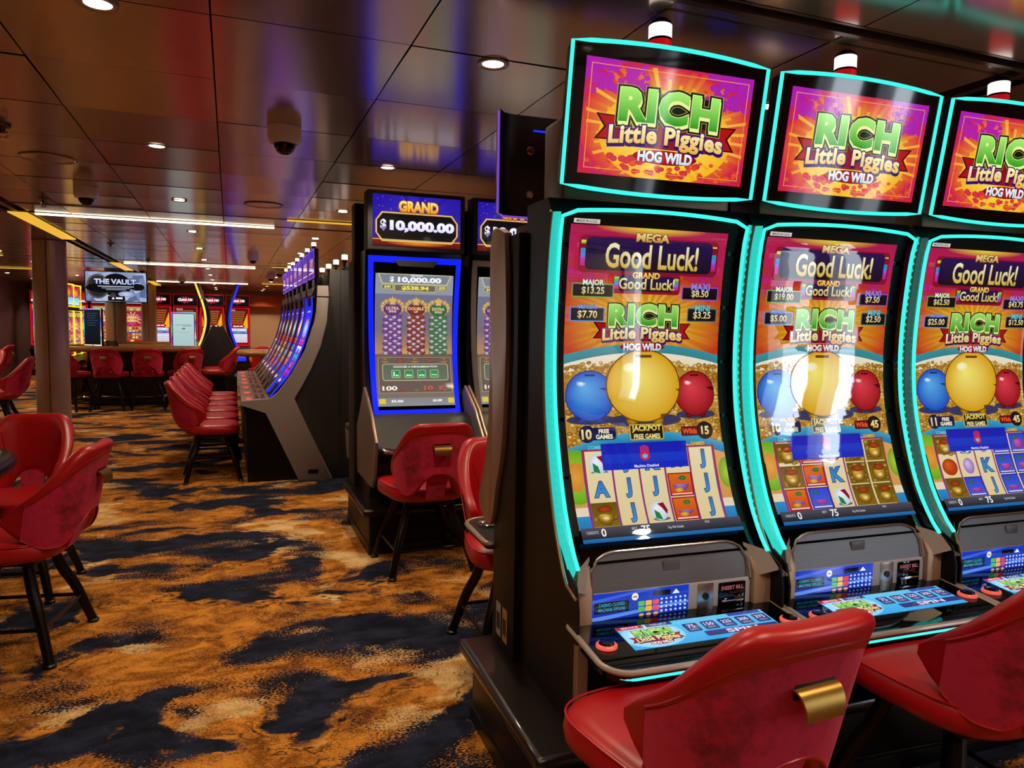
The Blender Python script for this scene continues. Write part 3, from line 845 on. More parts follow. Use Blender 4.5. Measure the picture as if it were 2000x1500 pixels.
struct(MB().box(3.5, 6.2, 3.2, 3.3, 0, HB).build('wall_bay_end', 'wall_brown'))
struct(MB().box(3.42, 3.5, 3.2, 24.4, 0, HC + .05).build('wall_right_inner', 'wall_brown'))
# shadow channels: thin rails inside the gaps
mb = MB()
for a, b in BANDS:
    for y in (a, b):
        mb.box(-9.5, 3.4, y - .012, y + .012, HC - .002, HC + .03)
        mb.box(-9.5, 3.4, y - .068, y - .055, HC, HC + .03); mb.box(-9.5, 3.4, y + .055, y + .068, HC, HC + .03)
for c in CHX: mb.box(c - .02, c + .02, -8, 24, HC - .001, HC + .03)
struct(mb.build('trim_ceiling_channel', 'bronze_dark', smooth=False))

struct(MB().box(-10.2, 6.2, -8.2, 24.4, -.06, 0).build('floor', 'carpet', smooth=False))
struct(MB().box(-10.2, -10, -8.2, 24.4, 0, HC + .05).build('wall_left', 'wall_brown', smooth=False))
struct(MB().box(-10.2, 6.2, -8.2, -8, 0, HB).build('wall_front', 'wall_brown', smooth=False))
struct(MB().box(-6.2, 3.5, 24.2, 24.4, 0, HC + .05).build('wall_back', 'wall_brown', smooth=False))
struct(MB().box(-4.6, 3.4, 23.9, 24.2, 1.95, 2.30, .03).build('trim_valance', 'wall_red'))
# wall with the doorway, far left
mb = MB()
mb.box(-10, -7.35, 19.0, 19.2, 0, 2.0); mb.box(-5.85, -5.2, 19.0, 19.2, 0, 2.0)
struct(mb.build('wall_doorway', 'wall_purple', smooth=False))
struct(MB().box(-10, -5.2, 18.96, 19.2, 2.0, HC + .03).build('wall_doorway_header', 'wall_dark', smooth=False))
struct(MB().box(-5.4, -5.2, 19.2, 24.2, 0, HC + .03).build('wall_side', 'wall_dark', smooth=False))
mb = MB(); mb.box(-7.35, -7.27, 18.97, 19.15, 0, 2.0); mb.box(-5.93, -5.85, 18.97, 19.15, 0, 2.0); mb.box(-7.27, -5.93, 18.97, 19.15, 1.93, 2.0)
struct(mb.build('door_1', 'black', smooth=False))
# window wall on the ship's side, right and behind the viewpoint
wins = [(-7.95, -7.2), (-3.72, -2.92), (-2.72, -2.18)]
WZ0, WZ1 = .2, 3.2
mb = MB(); y = -8.2
for a, b in wins:
    mb.box(6, 6.2, y, a, 0, HB); mb.box(6, 6.2, a, b, 0, WZ0); mb.box(6, 6.2, a, b, WZ1, HB); y = b
mb.box(6, 6.2, y, 3.3, 0, HB)
struct(mb.build('wall_right', 'wall_brown', smooth=False))
pane = D.materials.new('window_glass'); pane.use_nodes = True
nt = pane.node_tree; nt.nodes.clear()
oo = nt.nodes.new('ShaderNodeOutputMaterial'); mxs = nt.nodes.new('ShaderNodeMixShader'); tr = nt.nodes.new('ShaderNodeBsdfTransparent'); gl = nt.nodes.new('ShaderNodeBsdfGlossy')
gl.inputs['Roughness'].default_value = .02; mxs.inputs[0].default_value = .08
nt.links.new(tr.outputs[0], mxs.inputs[1]); nt.links.new(gl.outputs[0], mxs.inputs[2]); nt.links.new(mxs.outputs[0], oo.inputs[0])
for i, (a, b) in enumerate(wins):
    mb = MB(); m = .03
    mb.box(5.98, 6.2, a, a + m, WZ0, WZ1); mb.box(5.98, 6.2, b - m, b, WZ0, WZ1); mb.box(5.98, 6.2, a + m, b - m, WZ0, WZ0 + m); mb.box(5.98, 6.2, a + m, b - m, WZ1 - m, WZ1)
    w = struct(mb.build('window_%d' % (i + 1), 'white_plastic', smooth=False))
    MB().box(6.10, 6.105, a + m, b - m, WZ0 + m, WZ1 - m).build('window_pane', pane, w, smooth=False)

# round columns
def column(y, label, x=-2.07, r=.185):
    t = thing('column', label, 'column', (x, y, 0), 0, 'round metal columns')
    MB().lathe([(r, .1), (r, HC - .005)], n=40).build('shaft', 'column', t)
    MB().lathe([(r + .012, 0), (r + .012, .1), (r, .1)], n=40).build('base_ring', 'bronze_dark', t)
    MB().box(-.006, .006, -r - .002, -r + .01, .1, HC - .01).build('seam_strip', 'bronze_dark', t)
column(10.55, 'thick round brushed-metal column nearest the camera, left')
column(16.1, 'round brushed-metal column carrying the television screen')
column(21.6, 'far round metal column beside the red-framed slot machines', x=-2.0)

# ---------------------------------------------------------------- ceiling fittings
ORD = ['first', 'second', 'third', 'fourth', 'fifth', 'sixth', 'seventh', 'eighth', 'ninth', 'tenth', 'eleventh', 'twelfth']
def downlight():
    t = thing('ceiling_downlight', '', 'ceiling light', (0, 0, HC))
    MB().lathe([(.060, -.002), (.058, -.007), (.044, -.006), (.039, -.002)], n=24, cap=False).build('trim_ring', 'bronze', t)
    MB().lathe([(.040, -.003), (.02, -.0045), (.001, -.005)], n=20).build('lens', 'warm_lamp', t)
    l = D.lights.new('downlight_lamp', 'SPOT'); l.energy = DOWNLIGHT_W; l.color = (1, .80, .56); l.spot_size = math.radians(125); l.spot_blend = .7; l.shadow_soft_size = .05
    o = D.objects.new('downlight_lamp', l); COL.objects.link(o); o.parent = t; o.location = (0, 0, -.03)
    return t
dl = None
COLS = [(-5.64, 'far-left column of lights'), (-4.36, 'left column of lights'), (-3.08, 'column beyond the round columns'), (-.365, 'walkway column of lights'), (.92, 'column over the slot islands'), (2.19, 'right column over the teal machines')]
ROWS = [-3.2, -1.25, .68, 2.63, 4.57, 6.5, 8.68, 10.6, 12.5, 14.5, 16.4, 18.3, 20.4, 22.3, 23.4]
for x, cn in COLS:
    k = 0
    for y in ROWS:
        pass
        if x < -2 and y < 4: continue
        k += 1
        lab = 'round recessed downlight, number %d along the %s' % (k, cn) if y > 0 else 'recessed downlight behind the viewpoint in the %s' % cn
        if y > 0 and k <= 12: lab = 'round recessed downlight, %s one along the %s' % (ORD[k - 1], cn)
        if dl is None:
            dl = downlight(); t = dl
        else: t = dup(dl, (x, y, HC), 0, lab)
        t.location = (x, y, HC); t['label'] = lab; t['group'] = 'recessed ceiling downlights'

def strip(name, x0, x1, y0, y1, m, label, cat='strip light', w=0):
    t = thing(name, label, cat, ((x0 + x1) / 2, (y0 + y1) / 2, HC), 0, 'linear ceiling lights')
    hx, hy = (x1 - x0) / 2, (y1 - y0) / 2
    MB().box(-hx, hx, -hy, hy, -.016, .002, .004).build('diffuser', m, t)
    MB().box(-hx - .008, hx + .008, -hy - .008, hy + .008, -.004, .012).build('housing', 'bronze_dark', t)
for i, (y, ye) in enumerate(((7.86, 10.1), (13.82, 15.7), (19.6, 21.7))):
    w = ('nearest', 'middle', 'farthest')[i]
    strip('strip_light', -1.64, .43, y - .03, y + .03, 'warm_strip', 'bright warm-white ceiling light bar, %s of the three long bars' % w)
    strip('strip_light', -1.85, -1.70, y - .03, ye, 'amber_strip', 'amber glowing ceiling slot at the left end of the %s light bar' % w)
for i, (y, x0) in enumerate(((7.22, .51), (13.36, .68), (19.15, .75))):
    strip('strip_light', x0, x0 + 1.9, y - .02, y + .02, 'amber_strip', 'thin amber ceiling light line above the slot islands, %s of three' % ('nearest', 'middle', 'farthest')[i])
for i, (y) in enumerate((10.4, 13.2, 16.4)):
    strip('strip_light', -6.2, -3.2, y - .03, y + .03, 'amber_strip', 'amber ceiling light bar left of the columns, %s of three' % ('nearest', 'middle', 'farthest')[i])
strip('strip_light', -3.9, -3.7, 8.6, 10.3, 'amber_strip', 'amber ceiling slot running away, left of the near column')

def dome_camera(x, y, label, s=1.):
    t = thing('dome_camera', label, 'security camera', (x, y, HC), 0, 'white dome cameras')
    MB().lathe([(.082 * s, 0), (.082 * s, -.062 * s), (.072 * s, -.078 * s), (.055 * s, -.080 * s)], n=32).build('housing', 'cam_white', t)
    MB().lathe([(.058 * s, -.076 * s), (.060 * s, -.082 * s), (.056 * s, -.084 * s)], n=28).build('bezel_ring', 'chrome', t)
    MB().lathe([(.054 * s, -.078 * s), (.051 * s, -.098 * s), (.040 * s, -.118 * s), (.022 * s, -.130 * s), (.001, -.134 * s)], n=28).build('dome', 'dome', t)
dome_camera(.265, 3.88, 'large white dome security camera left of the purple ceiling reflection')
dome_camera(-.97, 6.2, 'white dome security camera just before the nearest light bar')
dome_camera(.85, 14.0, 'small white dome camera above the end of the curved machine row, nearer one')
dome_camera(.78, 15.6, 'small white dome camera above the curved machine row, farther one')
dome_camera(-1.0, 18.2, 'dark little dome camera on the farthest light bar', .9)
dome_camera(.32, 11.3, 'dull dome camera in the brown ceiling over the curved row', .9)
dome_camera(-1.45, 14.6, 'small dome camera above the television corner', .9)
for x, y, lab in ((-1.01, 5.2, 'round flush ceiling vent at left before the dome camera'), (.27, 6.44, 'round flush ceiling vent over the walkway')):
    t = thing('ceiling_vent', lab, 'vent', (x, y, HC), 0, 'round ceiling vents')
    MB().lathe([(.155, 0), (.155, -.004), (.145, -.007), (.138, -.002)], n=40, cap=False).build('ring', 'bronze', t)
    MB().lathe([(.138, -.002), (.001, -.003)], n=40).build('cover', 'ceiling', t)
def sprinkler(x, y, label):
    t = thing('ceiling_sprinkler', label, 'sprinkler', (x, y, HC), 0, 'fire sprinklers')
    MB().lathe([(.04, 0), (.036, -.01), (.014, -.012), (.012, -.04)], n=16).build('escutcheon', 'bronze_dark', t)
    MB().tube([(.018, 0, -.03), (.022, 0, -.05), (0, 0, -.068), (-.022, 0, -.05), (-.018, 0, -.03)], .004, 6).build('frame', 'chrome', t)
    MB().lathe([(.022, -.066), (.024, -.07), (.001, -.07)], n=12).build('deflector', 'chrome', t)
sprinkler(-1.05, 4.42, 'ceiling sprinkler head at the left picture edge')
sprinkler(-1.38, 6.9, 'ceiling sprinkler head beside the nearest light bar')
sprinkler(-1.39, 10.5, 'ceiling sprinkler head right of the near column')
sprinkler(-1.2, 13.0, 'ceiling sprinkler head above the television')

# ---------------------------------------------------------------- chairs
def se(a, n):           # superellipse unit point
    c, s = math.cos(a), math.sin(a)
    return (abs(s) ** n * (1 if s >= 0 else -1), abs(c) ** n * (1 if c >= 0 else -1))
SZ = .518                # top of the seat
def shell_pt(phi, v, off):
    """backrest shell: phi -1..1 round the sitter, v 0..1 bottom to top, off outwards"""
    p = abs(phi)
    s3 = lambda t: t * t * (3 - 2 * t)
    f = s3(min(1, max(0, (p - .22) / .78)))
    zt = .912 - .20 * f ** 1.15
    zb = .605 - .135 * s3(min(1, p / .5)) + .05 * s3(max(0, (p - .62) / .38))
    mid, half = (zt + zb) / 2, (zt - zb) / 2 * math.sqrt(max(.0, 1 - p ** 9 * .97))
    z = mid + (2 * v - 1) * half
    a = phi * math.radians(90)
    x, y = se(a, .72)
    h = (z - .5) / .42
    A = .216 * (.82 + .24 * min(1, max(0, h)) ** .8) + off
    B = .25 + off
    return Vector((x * A, -y * B - .085 * h + (.02 if p > .5 else 0) * 0, z))
def make_chair(label, group, raise_=0.):
    t = thing('casino_chair', label, 'chair', (0, 0, 0), 0, group)
    n = 40; th = .056
    bulge = lambda f: .010 * min(1, max(0, (f - .80) / .12))
    rows = []
    for i in range(n + 1):
        phi = -1 + 2 * i / n; q = 1 - .35 * abs(phi) ** 3
        r = []
        for j in range(9): r.append(shell_pt(phi, .06 + .88 * j / 8, th / 2 * q + bulge(j / 8) * (1 - phi ** 4)))
        for j in range(1, 5):
            a = PI * j / 5; r.append(shell_pt(phi, .94 + .06 * math.sin(a), th / 2 * q * math.cos(a) + bulge(1) * (1 - phi ** 4) * (1 + math.cos(a)) / 2))
        for j in range(9): r.append(shell_pt(phi, .94 - .88 * j / 8, -th / 2 * q * (1 + .25 * math.sin(PI * j / 8))))
        for j in range(1, 5):
            a = PI * j / 5; r.append(shell_pt(phi, .06 - .06 * math.sin(a), -th / 2 * q * math.cos(a)))
        rows.append(r)
    mb = MB(); V = mb.grid(rows, close_u=True); mb.cap(V[0]); mb.cap(V[-1], True)
    back = mb.build('backrest', 'red_leather', t, (0, 0, raise_), angle=70)
    # quilting seams on the inner face, piping along the rim
    mb = MB()
    for ph in (-.5, -.17, .17, .5): mb.tube([shell_pt(ph * (1 - .35 * (1 - v / 10)), .1 + .8 * v / 10, -th / 2 * (1 + .25 * math.sin(PI * v / 10)) - .0005) for v in range(11)], .0022, 5)
    mb.build('seam', 'red_leather', back)
    rows = [[shell_pt(-.88 + 1.76 * i / 36, .05 + .80 * j / 8, th / 2 * (1 - .35 * abs(-.88 + 1.76 * i / 36) ** 3) + .004) for j in range(9)] for i in range(37)]
    mb = MB(); mb.grid(rows); mb.build('velvet_back', 'velvet', back, angle=80)
    P = [r[-1] for r in rows]
    mb = MB(); mb.tube(P, .0045, 6); mb.tube([r[0] for r in rows], .0035, 6); mb.build('piping', 'red_leather', back)
    mb = MB()
    rows = []
    for j in range(9):
        f = j / 8; zz = .455 + .20 * f; yy = -.212 - .085 * f - .006 * math.sin(PI * f)
        w = .052 + .012 * f
        rows.append([(-w, yy, zz), (w, yy, zz), (w, yy + .03, zz), (-w, yy + .03, zz)])
    V = mb.grid(rows, close_u=True); mb.cap(V[0]); mb.cap(V[-1])
    mb.build('back_strap', 'velvet', back)
    # brass pull on the back
    hy = shell_pt(0, .62, th / 2).y
    mb = MB(); rows = []
    for j in range(9):
        a = PI * .5 * j / 8 * 1.15
        y = hy - .004 - .030 * math.sin(a); z = .795 - .044 * (1 - math.cos(a)) - .006
        w = .055 - .009 * (j / 8)
        rows.append([(-w, y, z), (w, y, z)])
    inner = [[(x, y + .004, z - .003) for x, y, z in r] for r in rows]
    mb.grid(rows); mb.grid(inner); 
    for k in (0, 1): mb.grid([[r[k] for r in rows], [r[k] for r in inner]])
    mb.grid([rows[-1], inner[-1]])
    mb.build('pull_handle', 'gold', back)
    MB().box(-.05, .05, hy - .004, hy + .002, .765, .798, .004).build('handle_recess', 'black', back)
    # seat
    mb = MB(); rows = []
    prof = [(.80, -.085), (.93, -.083), (.985, -.07), (1.0, -.045), (.985, -.018), (.93, -.003), (.80, .004), (.5, .010), (.2, .013), (.02, .014)]
    for f, z in prof:
        r = []
        for k in range(40):
            x, y = se(2 * PI * k / 40, .55)
            taper = 1 + .13 * y
            r.append((x * .243 * f * taper, y * .238 * f + .03, SZ + z))
        rows.append(r)
    V = mb.grid(rows, close_u=True); mb.cap(V[0]); mb.cap(V[-1])
    seat = mb.build('seat', 'red_leather', t, (0, 0, raise_), angle=60)
    mb = MB(); mb.tube([(se(2 * PI * k / 40, .55)[0] * .239 * (1 + .13 * se(2 * PI * k / 40, .55)[1]), se(2 * PI * k / 40, .55)[1] * .234 + .03, SZ - .006) for k in range(40)], .003, 5, close=True)
    mb.build('piping', 'red_leather', seat)
    MB().box(-.15, .15, -.12, .18, SZ - .115, SZ - .08, .01).build('swivel_plate', 'leg_metal', t, (0, 0, raise_))
    top = SZ - .10 + raise_
    for sx in (-1, 1):
        for sy in (-1, 1):
            P = crom([(sx * .125, .03 + sy * .11, top), (sx * .14, .03 + sy * .125, top - .06), (sx * .16, .03 + sy * .145, top - .13), (sx * .195, .03 + sy * .18, top - .22), (sx * .245, .03 + sy * .232, .012)], 14)
            mb = MB(); mb.tube(P, [.020 + .004 * math.sin(PI * i / 14) for i in range(15)], 10)
            lg = mb.build('leg', 'leg_metal', t)
            MB().lathe([(.026, 0), (.026, .012), (.020, .018)], (sx * .246, .03 + sy * .233, 0), 12).build('foot_pad', 'black', lg)
    r = .212; zf = .15
    mb = MB(); mb.tube([(-r, .03 - r + .012, zf), (r, .03 - r + .012, zf), (r, .03 + r - .012, zf), (-r, .03 + r - .012, zf)], .009, 8, close=True)
    mb.build('footrest', 'leg_metal', t)
    return t
CH = make_chair('', 'red slot chairs')
used = []
def chair(x, y, rz, label, group='red slot chairs'):
    """rz: direction the sitter faces, degrees from +y, anticlockwise"""
    global used
    if not used: o = CH; CH.location = (x, y, 0); CH.rotation_euler = (0, 0, math.radians(rz)); CH['label'] = label; CH['group'] = group
    else: o = dup(CH, (x, y, 0), math.radians(rz), label, group)
    used.append(o); return o
ST = make_chair('', 'red table stools', .105)
ST.name = 'table_stool'
stools = []
def stool(x, y, rz, label, group='red stools round the gaming tables'):
    if not stools: o = ST; ST.location = (x, y, 0); ST.rotation_euler = (0, 0, math.radians(rz)); ST['label'] = label; ST['group'] = group; ST['category'] = 'stool'
    else: o = dup(ST, (x, y, 0), math.radians(rz), label, group)
    stools.append(o); return o
# ---------------------------------------------------------------- teal-lit machines at right
PZ = .30                # top of the plinths
PROF = [(-.167, .754), (-.128, .797), (-.064, .903), (-.010, 1.048), (.028, 1.20), (.043, 1.356), (.039, 1.512), (.019, 1.71), (-.002, 1.795)]
def profile(P, n=36):
    pts = [Vector((0, a, b)) for a, b in P]
    return by_arc(crom(pts, 120), n)
def on_profile(pts, L):
    """(s along the profile, offset to the front) -> (y, z)"""
    n = len(pts) - 1
    def f(s, k):
        q = s / L * n; i = min(max(int(q), 0), n - 1); t = q - i
        a, b = pts[i], pts[i + 1]; p = a + (b - a) * t
        j = min(max(int(q + .5), 1), n - 1); d = (pts[j + 1] - pts[j - 1]).normalized()
        return p.y - d.z * k, p.z + d.y * k
    return f
def s_at_z(pts, L, z):
    n = len(pts) - 1
    for i in range(n):
        if pts[i].z <= z <= pts[i + 1].z: return L * (i + (z - pts[i].z) / (pts[i + 1].z - pts[i].z)) / n
    return 0
RP, RL = profile(PROF); RF = on_profile(RP, RL)
HW = .3275
def RG(s, k):            # the glass lies a little behind the light frame, most at the bottom
    y, z = RF(s, k); return y + .034, z
def bow(x, b=.016): return b * (1 - (x / HW) ** 2)
def rich_shell(label):
    Z = (0, 0, -PZ)
    t = thing('slot_machine', label, 'slot machine', (0, 0, PZ), 0, 'slot machines edged in teal light')
    out = [(-.224, .30), (-.224, .655), (-.205, .72)] + [(p.y + .035, p.z) for p in RP[::3]] + [(.03, 1.80), (.06, 1.845), (.24, 1.845), (.245, .30)]
    inn = [(-.06, .30), (-.06, .575), (-.10, .58), (-.095, .70), (-.085, .79)] + out[4:]
    mb = MB(); mb.prism(inn, -.349, .349, 'x', .003); mb.prism(out, -.352, -.345, 'x'); mb.prism(out, .345, .352, 'x')
    cab = mb.build('cabinet', 'brownblack', t, Z)
    mb = MB(); rows = []
    for i in range(31):
        r = []
        for x in [-HW, -HW + .008] + [(-HW + .008) * (1 - j / 6) for j in range(1, 12)] + [HW - .008, HW]:
            s = i / 30 * (RL + bow(x)); y, z = RF(s, -.001)
            if abs(x) < HW - .001: y, z = RG(s, -.001)
            r.append((x, y, z))
        rows.append(r)
    mb.grid(rows); scr = mb.build('display_glass', 'glass_black', t, Z)
    # light strip round the glass
    P = []
    for i in range(25): y, z = RF(i / 24 * (RL - .012), .002); P.append((-HW, y, z))
    for j in range(1, 16):
        x = -HW + .006 + 2 * (HW - .006) * j / 16; y, z = RF(RL + bow(x) * .999 + .003, .002); P.append((x, y, z))
    for i in range(24, -1, -1): y, z = RF(i / 24 * (RL - .012), .002); P.append((HW, y, z))
    MB().tube(P, .0062, 8).build('light_strip', 'cyan', scr)
    for sx in (-1, 1):
        mb = MB(); rows = []
        for i in range(49):
            f = i / 48; s = f * RL; y, z = RF(s, 0)
            dz = -.045 * (1 - f) ** 3
            w = .0015 * math.sin(i * PI)
            rows.append([(sx * (HW + .004), y + .004, z), (sx * (HW + .010), y + .001, z + dz * .3), (sx * (HW + .019), y + .004, z + dz * .7), (sx * (HW + .026), y + .016, z + dz)])
        mb.grid(rows, flip=sx < 0)
        for i in range(44):
            y, z = RF((i + .6) / 44.5 * RL, 0); mb.ball((sx * (HW + .016), y + .003, z - .03 * (1 - i / 44) ** 3), .0066, (1, .8, 1), 8, 6)
        mb.build('side_light', 'teal', t, Z)
        mb = MB(); E = []
        for i in range(31):
            f = i / 30; y, z = RF(f * RL, 0); E.append((sx * (HW + .0285), y + .018, z - .045 * (1 - f) ** 3))
        E.insert(0, (sx * (HW + .027), -.215, .688)); E.append((sx * (HW + .027), .03, 1.80))
        mb.tube(E, .0045, 8); mb.build('edge_trim', 'bronze', t, Z)
        # facet under the side light and the front post
        mb = MB(); a, b = sx * (HW + .03), sx * .272
        mb.prism([(-.170, .575), (-.168, .69), (-.14, .735), (-.09, .74), (-.09, .575)], min(sx * .345, sx * .280), max(sx * .345, sx * .280), 'x', .005)
        mb.build('front_post', 'tan_metal', t, Z)
        MB().prism([(-.229, .30), (-.229, .56), (-.20, .56), (-.20, .30)], min(sx * .352, sx * .318), max(sx * .352, sx * .318), 'x', .003).build('leg_trim', 'tan_metal', t, Z)
        mb = MB(); mb.grid([[(sx * HW, -.168, .757), (sx * .270, -.118, .775)], [(sx * (HW + .02), -.205, .705), (sx * .272, -.150, .668)]]); mb.build('lower_facet', 'pale_metal', t, Z)
    # grey arched belly panel
    mb = MB(); top = []
    for k in range(25):
        x = -.272 + .544 * k / 24; e = max(0, (abs(x) - .185) / .087); top.append((x, .783 - .055 * (1 - math.sqrt(max(0, 1 - e * e)))))
    rows = [[(x, -.150 + (z0 - .665) * .25, z0) for x, z0 in [(x, .665 + (zt - .665) * f) for x, zt in top]] for f in (0, .25, .5, .75, 1)]
    mb.grid(rows); bel = mb.build('belly_panel', 'grey_brushed', t, Z)
    MB().tube([(-.273, -.152, .663)] + [(x, -.152 + (z - .665) * .25, z + .002) for x, z in top] + [(.273, -.152, .663)], .0045, 8).build('belly_trim', 'silver', bel)
    mb = MB(); mb.box(-.03, .03, -.138, -.128, .712, .745, .004); mb.build('maker_badge', 'grey_brushed', bel)
    # player tracking unit and bill acceptor
    hs = MB().box(-.278, .278, -.155, -.10, .575, .672, .006).build('reader_housing', 'white_plastic', t, Z)
    player_panel().build('player_panel', hs, flat(.338, .082, -.105, -.1555, .584), 'screen')
    MB().box(.082, .140, -.1575, -.15, .582, .668, .003).build('lock_plate', 'silver', hs)
    MB().lathe([(.011, 0), (.011, .003), (.001, .004)], n=16).build('lock', 'black', hs, (.111, -.158, .628), (PI / 2, 0, 0))
    ba = MB().box(.158, .258, -.158, -.15, .583, .664, .006).build('bill_acceptor', 'glass_black', t, Z)
    A = Art(.08, .014); A.text('INSERT BILL', 0, .05, 1, .95, '9a5a62', None, .02); A.build('slot_lettering', ba, flat(.08, .014, .208, -.1588, .640))
    MB().box(.168, .248, -.166, -.158, .602, .612, .003).build('bill_slot', 'chrome', ba)
    # button deck
    DX, ZR, ZF = .350, .592, .566
    def dz(y): return ZF + (ZR - ZF) * (y + .44) / .29
    out = []
    for cx, cy, a0 in ((DX - .02, -.165, 0), (-DX + .02, -.165, 90), (-DX + .075, -.352, 180), (DX - .075, -.352, 270)):
        r = .02 if cy > -.2 else .075
        for k in range(9):
            a = math.radians(a0 + 90 * k / 8); out.append((cx + r * math.cos(a), cy + r * math.sin(a)))
    mb = MB(); A_ = [mb.bm.verts.new((x, y, dz(y) - .030)) for x, y in out]; B_ = [mb.bm.verts.new((x, y, dz(y))) for x, y in out]
    for i in range(len(out)): mb.bm.faces.new((A_[i], A_[(i + 1) % len(out)], B_[(i + 1) % len(out)], B_[i]))
    mb.bm.faces.new(B_); mb.bm.faces.new(A_[::-1])
    deck = mb.build('button_deck', 'glass_black', t, Z, angle=30)
    MB().tube([(x, y, dz(y) - .004) for x, y in out], .0085, 8, close=True).build('deck_rim', 'pale_metal', deck)
    front = [p for p in out if p[1] < -.365]
    MB().tube([(x * .985, y * .992, dz(y) - .022) for x, y in front], .0055, 8).build('under_light', 'cyan', deck)
    sl = (ZR - ZF) / .29
    deck_art().build('deck_screen', deck, lambda u, v, k: (u - .228, -.335 + v, dz(-.335 + v) + .0012 + k), 'screen')
    for x in (-.295, .318):
        bt = MB().lathe([(.030, 0), (.030, .006), (.026, .010), (.022, .010)], n=28).build('spin_button', 'coral', t, (x, -.294, dz(-.294) - PZ))
        MB().lathe([(.023, .009), (.021, .014), (.001, .015)], n=24).build('button_cap', 'glass_black', bt)
    # candle
    cd = MB().lathe([(.030, 2.255), (.036, 2.268), (.036, 2.340)], (0, .03, 0), 28).build('tower_light', 'red_lens', t, Z)
    MB().lathe([(.034, 2.340), (.036, 2.346), (.036, 2.386), (.033, 2.388)], (0, .03, 0), 28).build('white_lens', 'white_lamp', cd)
    MB().lathe([(.036, 2.388), (.034, 2.396), (.022, 2.406), (.001, 2.409)], (0, .03, 0), 28).build('lamp_cap', 'black', cd)
    MB().lathe([(.0366, 2.339), (.0366, 2.346)], (0, .03, 0), 28).build('lamp_ring', 'black', cd)
    # top sign
    TH, TW = .397, .334
    tl = math.atan2(-.065, .391)
    tt = lambda x, s, k: (x, -s * .065 / .397 - k * .985, 1.877 + s * .985 - k * .164)
    outl = []
    rb = lambda x: .014 * (1 - (x / TW) ** 2)
    for k in range(13): x = -TW + 2 * TW * k / 12; outl.append((x, -rb(x)))
    for k in range(13): x = TW - 2 * TW * k / 12; outl.append((x, TH + .018 * (1 - (x / TW) ** 2)))
    mb = MB(); F = [mb.bm.verts.new(tt(x, s, 0)) for x, s in outl]; B = [mb.bm.verts.new(tt(x * .97, .01 + s * .95, -.06)) for x, s in outl]
    n = len(outl)
    for i in range(n): mb.bm.faces.new((F[i], F[(i + 1) % n], B[(i + 1) % n], B[i]))
    mb.bm.faces.new(F); mb.bm.faces.new(B[::-1])
    top_ = mb.build('top_sign', 'glass_black', t, Z, angle=30)
    top_.data.materials.append(M['black_matte'])
    for q in top_.data.polygons:
        if q.normal.y > -.5: q.material_index = 1
    MB().tube([tt(x, s, .001) for x, s in outl], .0062, 8, close=True).build('sign_light', 'cyan', top_)
    rich_topper().build('sign_display', top_, lambda u, v, k: tt(u - .2875, v + .036, k + .0015), 'screen')
    MB().box(-.30, .30, .065, .235, 1.84, 2.10, .012).build('sign_housing', 'bronze_dark', t, Z)
    return t
def rich_picture(t, *a):
    s0 = s_at_z(RP, RL, .800)
    rich_main(*a).build('main_display', t, lambda u, v, k: (u - .283, *RG(s0 + v * (RL - s0 - .028) / .985, k + .0012)), 'screen_main', 26, (0, 0, -PZ))
    sticker().build('screen_sticker', t, lambda u, v, k: (-.275 + u, *RG(RL - .024 + v, k + .0012)), 'screen', 1, (0, 0, -PZ))
ROT, RX, RY, RPITCH = -2.0, 1.2575, 2.0, .722
def rich_at(i):
    a = math.radians(ROT)
    return (RX + RPITCH * i * math.cos(a), RY + RPITCH * i * math.sin(a), PZ)
rm = []
r1 = rich_shell('teal-lit slot machine nearest the camera, MAJOR reads $13.25')
r1.location = rich_at(0); r1.rotation_euler = (0, 0, math.radians(ROT)); rm.append(r1)
rm.append(dup(r1, rich_at(1), math.radians(ROT), 'middle teal-lit slot machine with window glare, MAJOR reads $19.00'))
rm.append(dup(r1, rich_at(2), math.radians(ROT), 'teal-lit slot machine cut by the right picture edge, MAJOR reads $62.50'))
for o in kids(rm[2]):
    if o.name.startswith('side_light'):
        o.data = o.data.copy(); o.data.materials[0] = M['teal_dim']
rich_picture(rm[0], ('$13.25', '$8.50', '$7.70', '$3.25'), (('b', 'A', 'g'), ('J', 'J', 'J'), ('K', 'J', 'b'), ('10', 'r', 'r'), ('J', 'J', 'J')), '10', '15')
rich_picture(rm[1], ('$19.00', '$7.50', '$5.00', '$2.50'), (('g', 'g', 'r'), ('r', 'r', 'p'), ('o', 'K', 'b'), ('g', 'g', 'g'), ('g', 'g', 'g')), '10', '45')
rich_picture(rm[2], ('$62.50', '$43.75', '$25.00', '$12.50'), (('g', 'o', 'g'), ('b', 'v', 'p'), ('v', 'K', 'J'), ('p', 'p', 'p'), ('p', 'p', 'p')), '11', '45')

def plinth(x0, x1, y0, y1, label, rz=0., group='slot machine plinths', piv=None):
    cx, cy = (x0 + x1) / 2, (y0 + y1) / 2
    if piv:
        a = math.radians(rz); dx, dy = cx - piv[0], cy - piv[1]
        cx, cy = piv[0] + dx * math.cos(a) - dy * math.sin(a), piv[1] + dx * math.sin(a) + dy * math.cos(a)
    t = thing('machine_plinth', label, 'plinth', (cx, cy, 0), math.radians(rz), group)
    hx, hy = (x1 - x0) / 2, (y1 - y0) / 2
    MB().box(-hx, hx, -hy, hy, .0, .255, .004).build('base_box', 'brownblack', t)
    mb = MB(); mb.box(-hx - .045, hx + .045, -hy - .045, hy + .045, .25, PZ, .022, 4); mb.build('top_ledge', 'wood_dark', t)
    MB().box(-hx - .006, hx + .006, -hy - .006, hy + .006, 0, .06, .002).build('kick_strip', 'black', t)
plinth(.80, 3.4, 1.74, 2.47, 'dark wood plinth under the teal-lit slot machines', ROT, piv=(.93, 2.0))

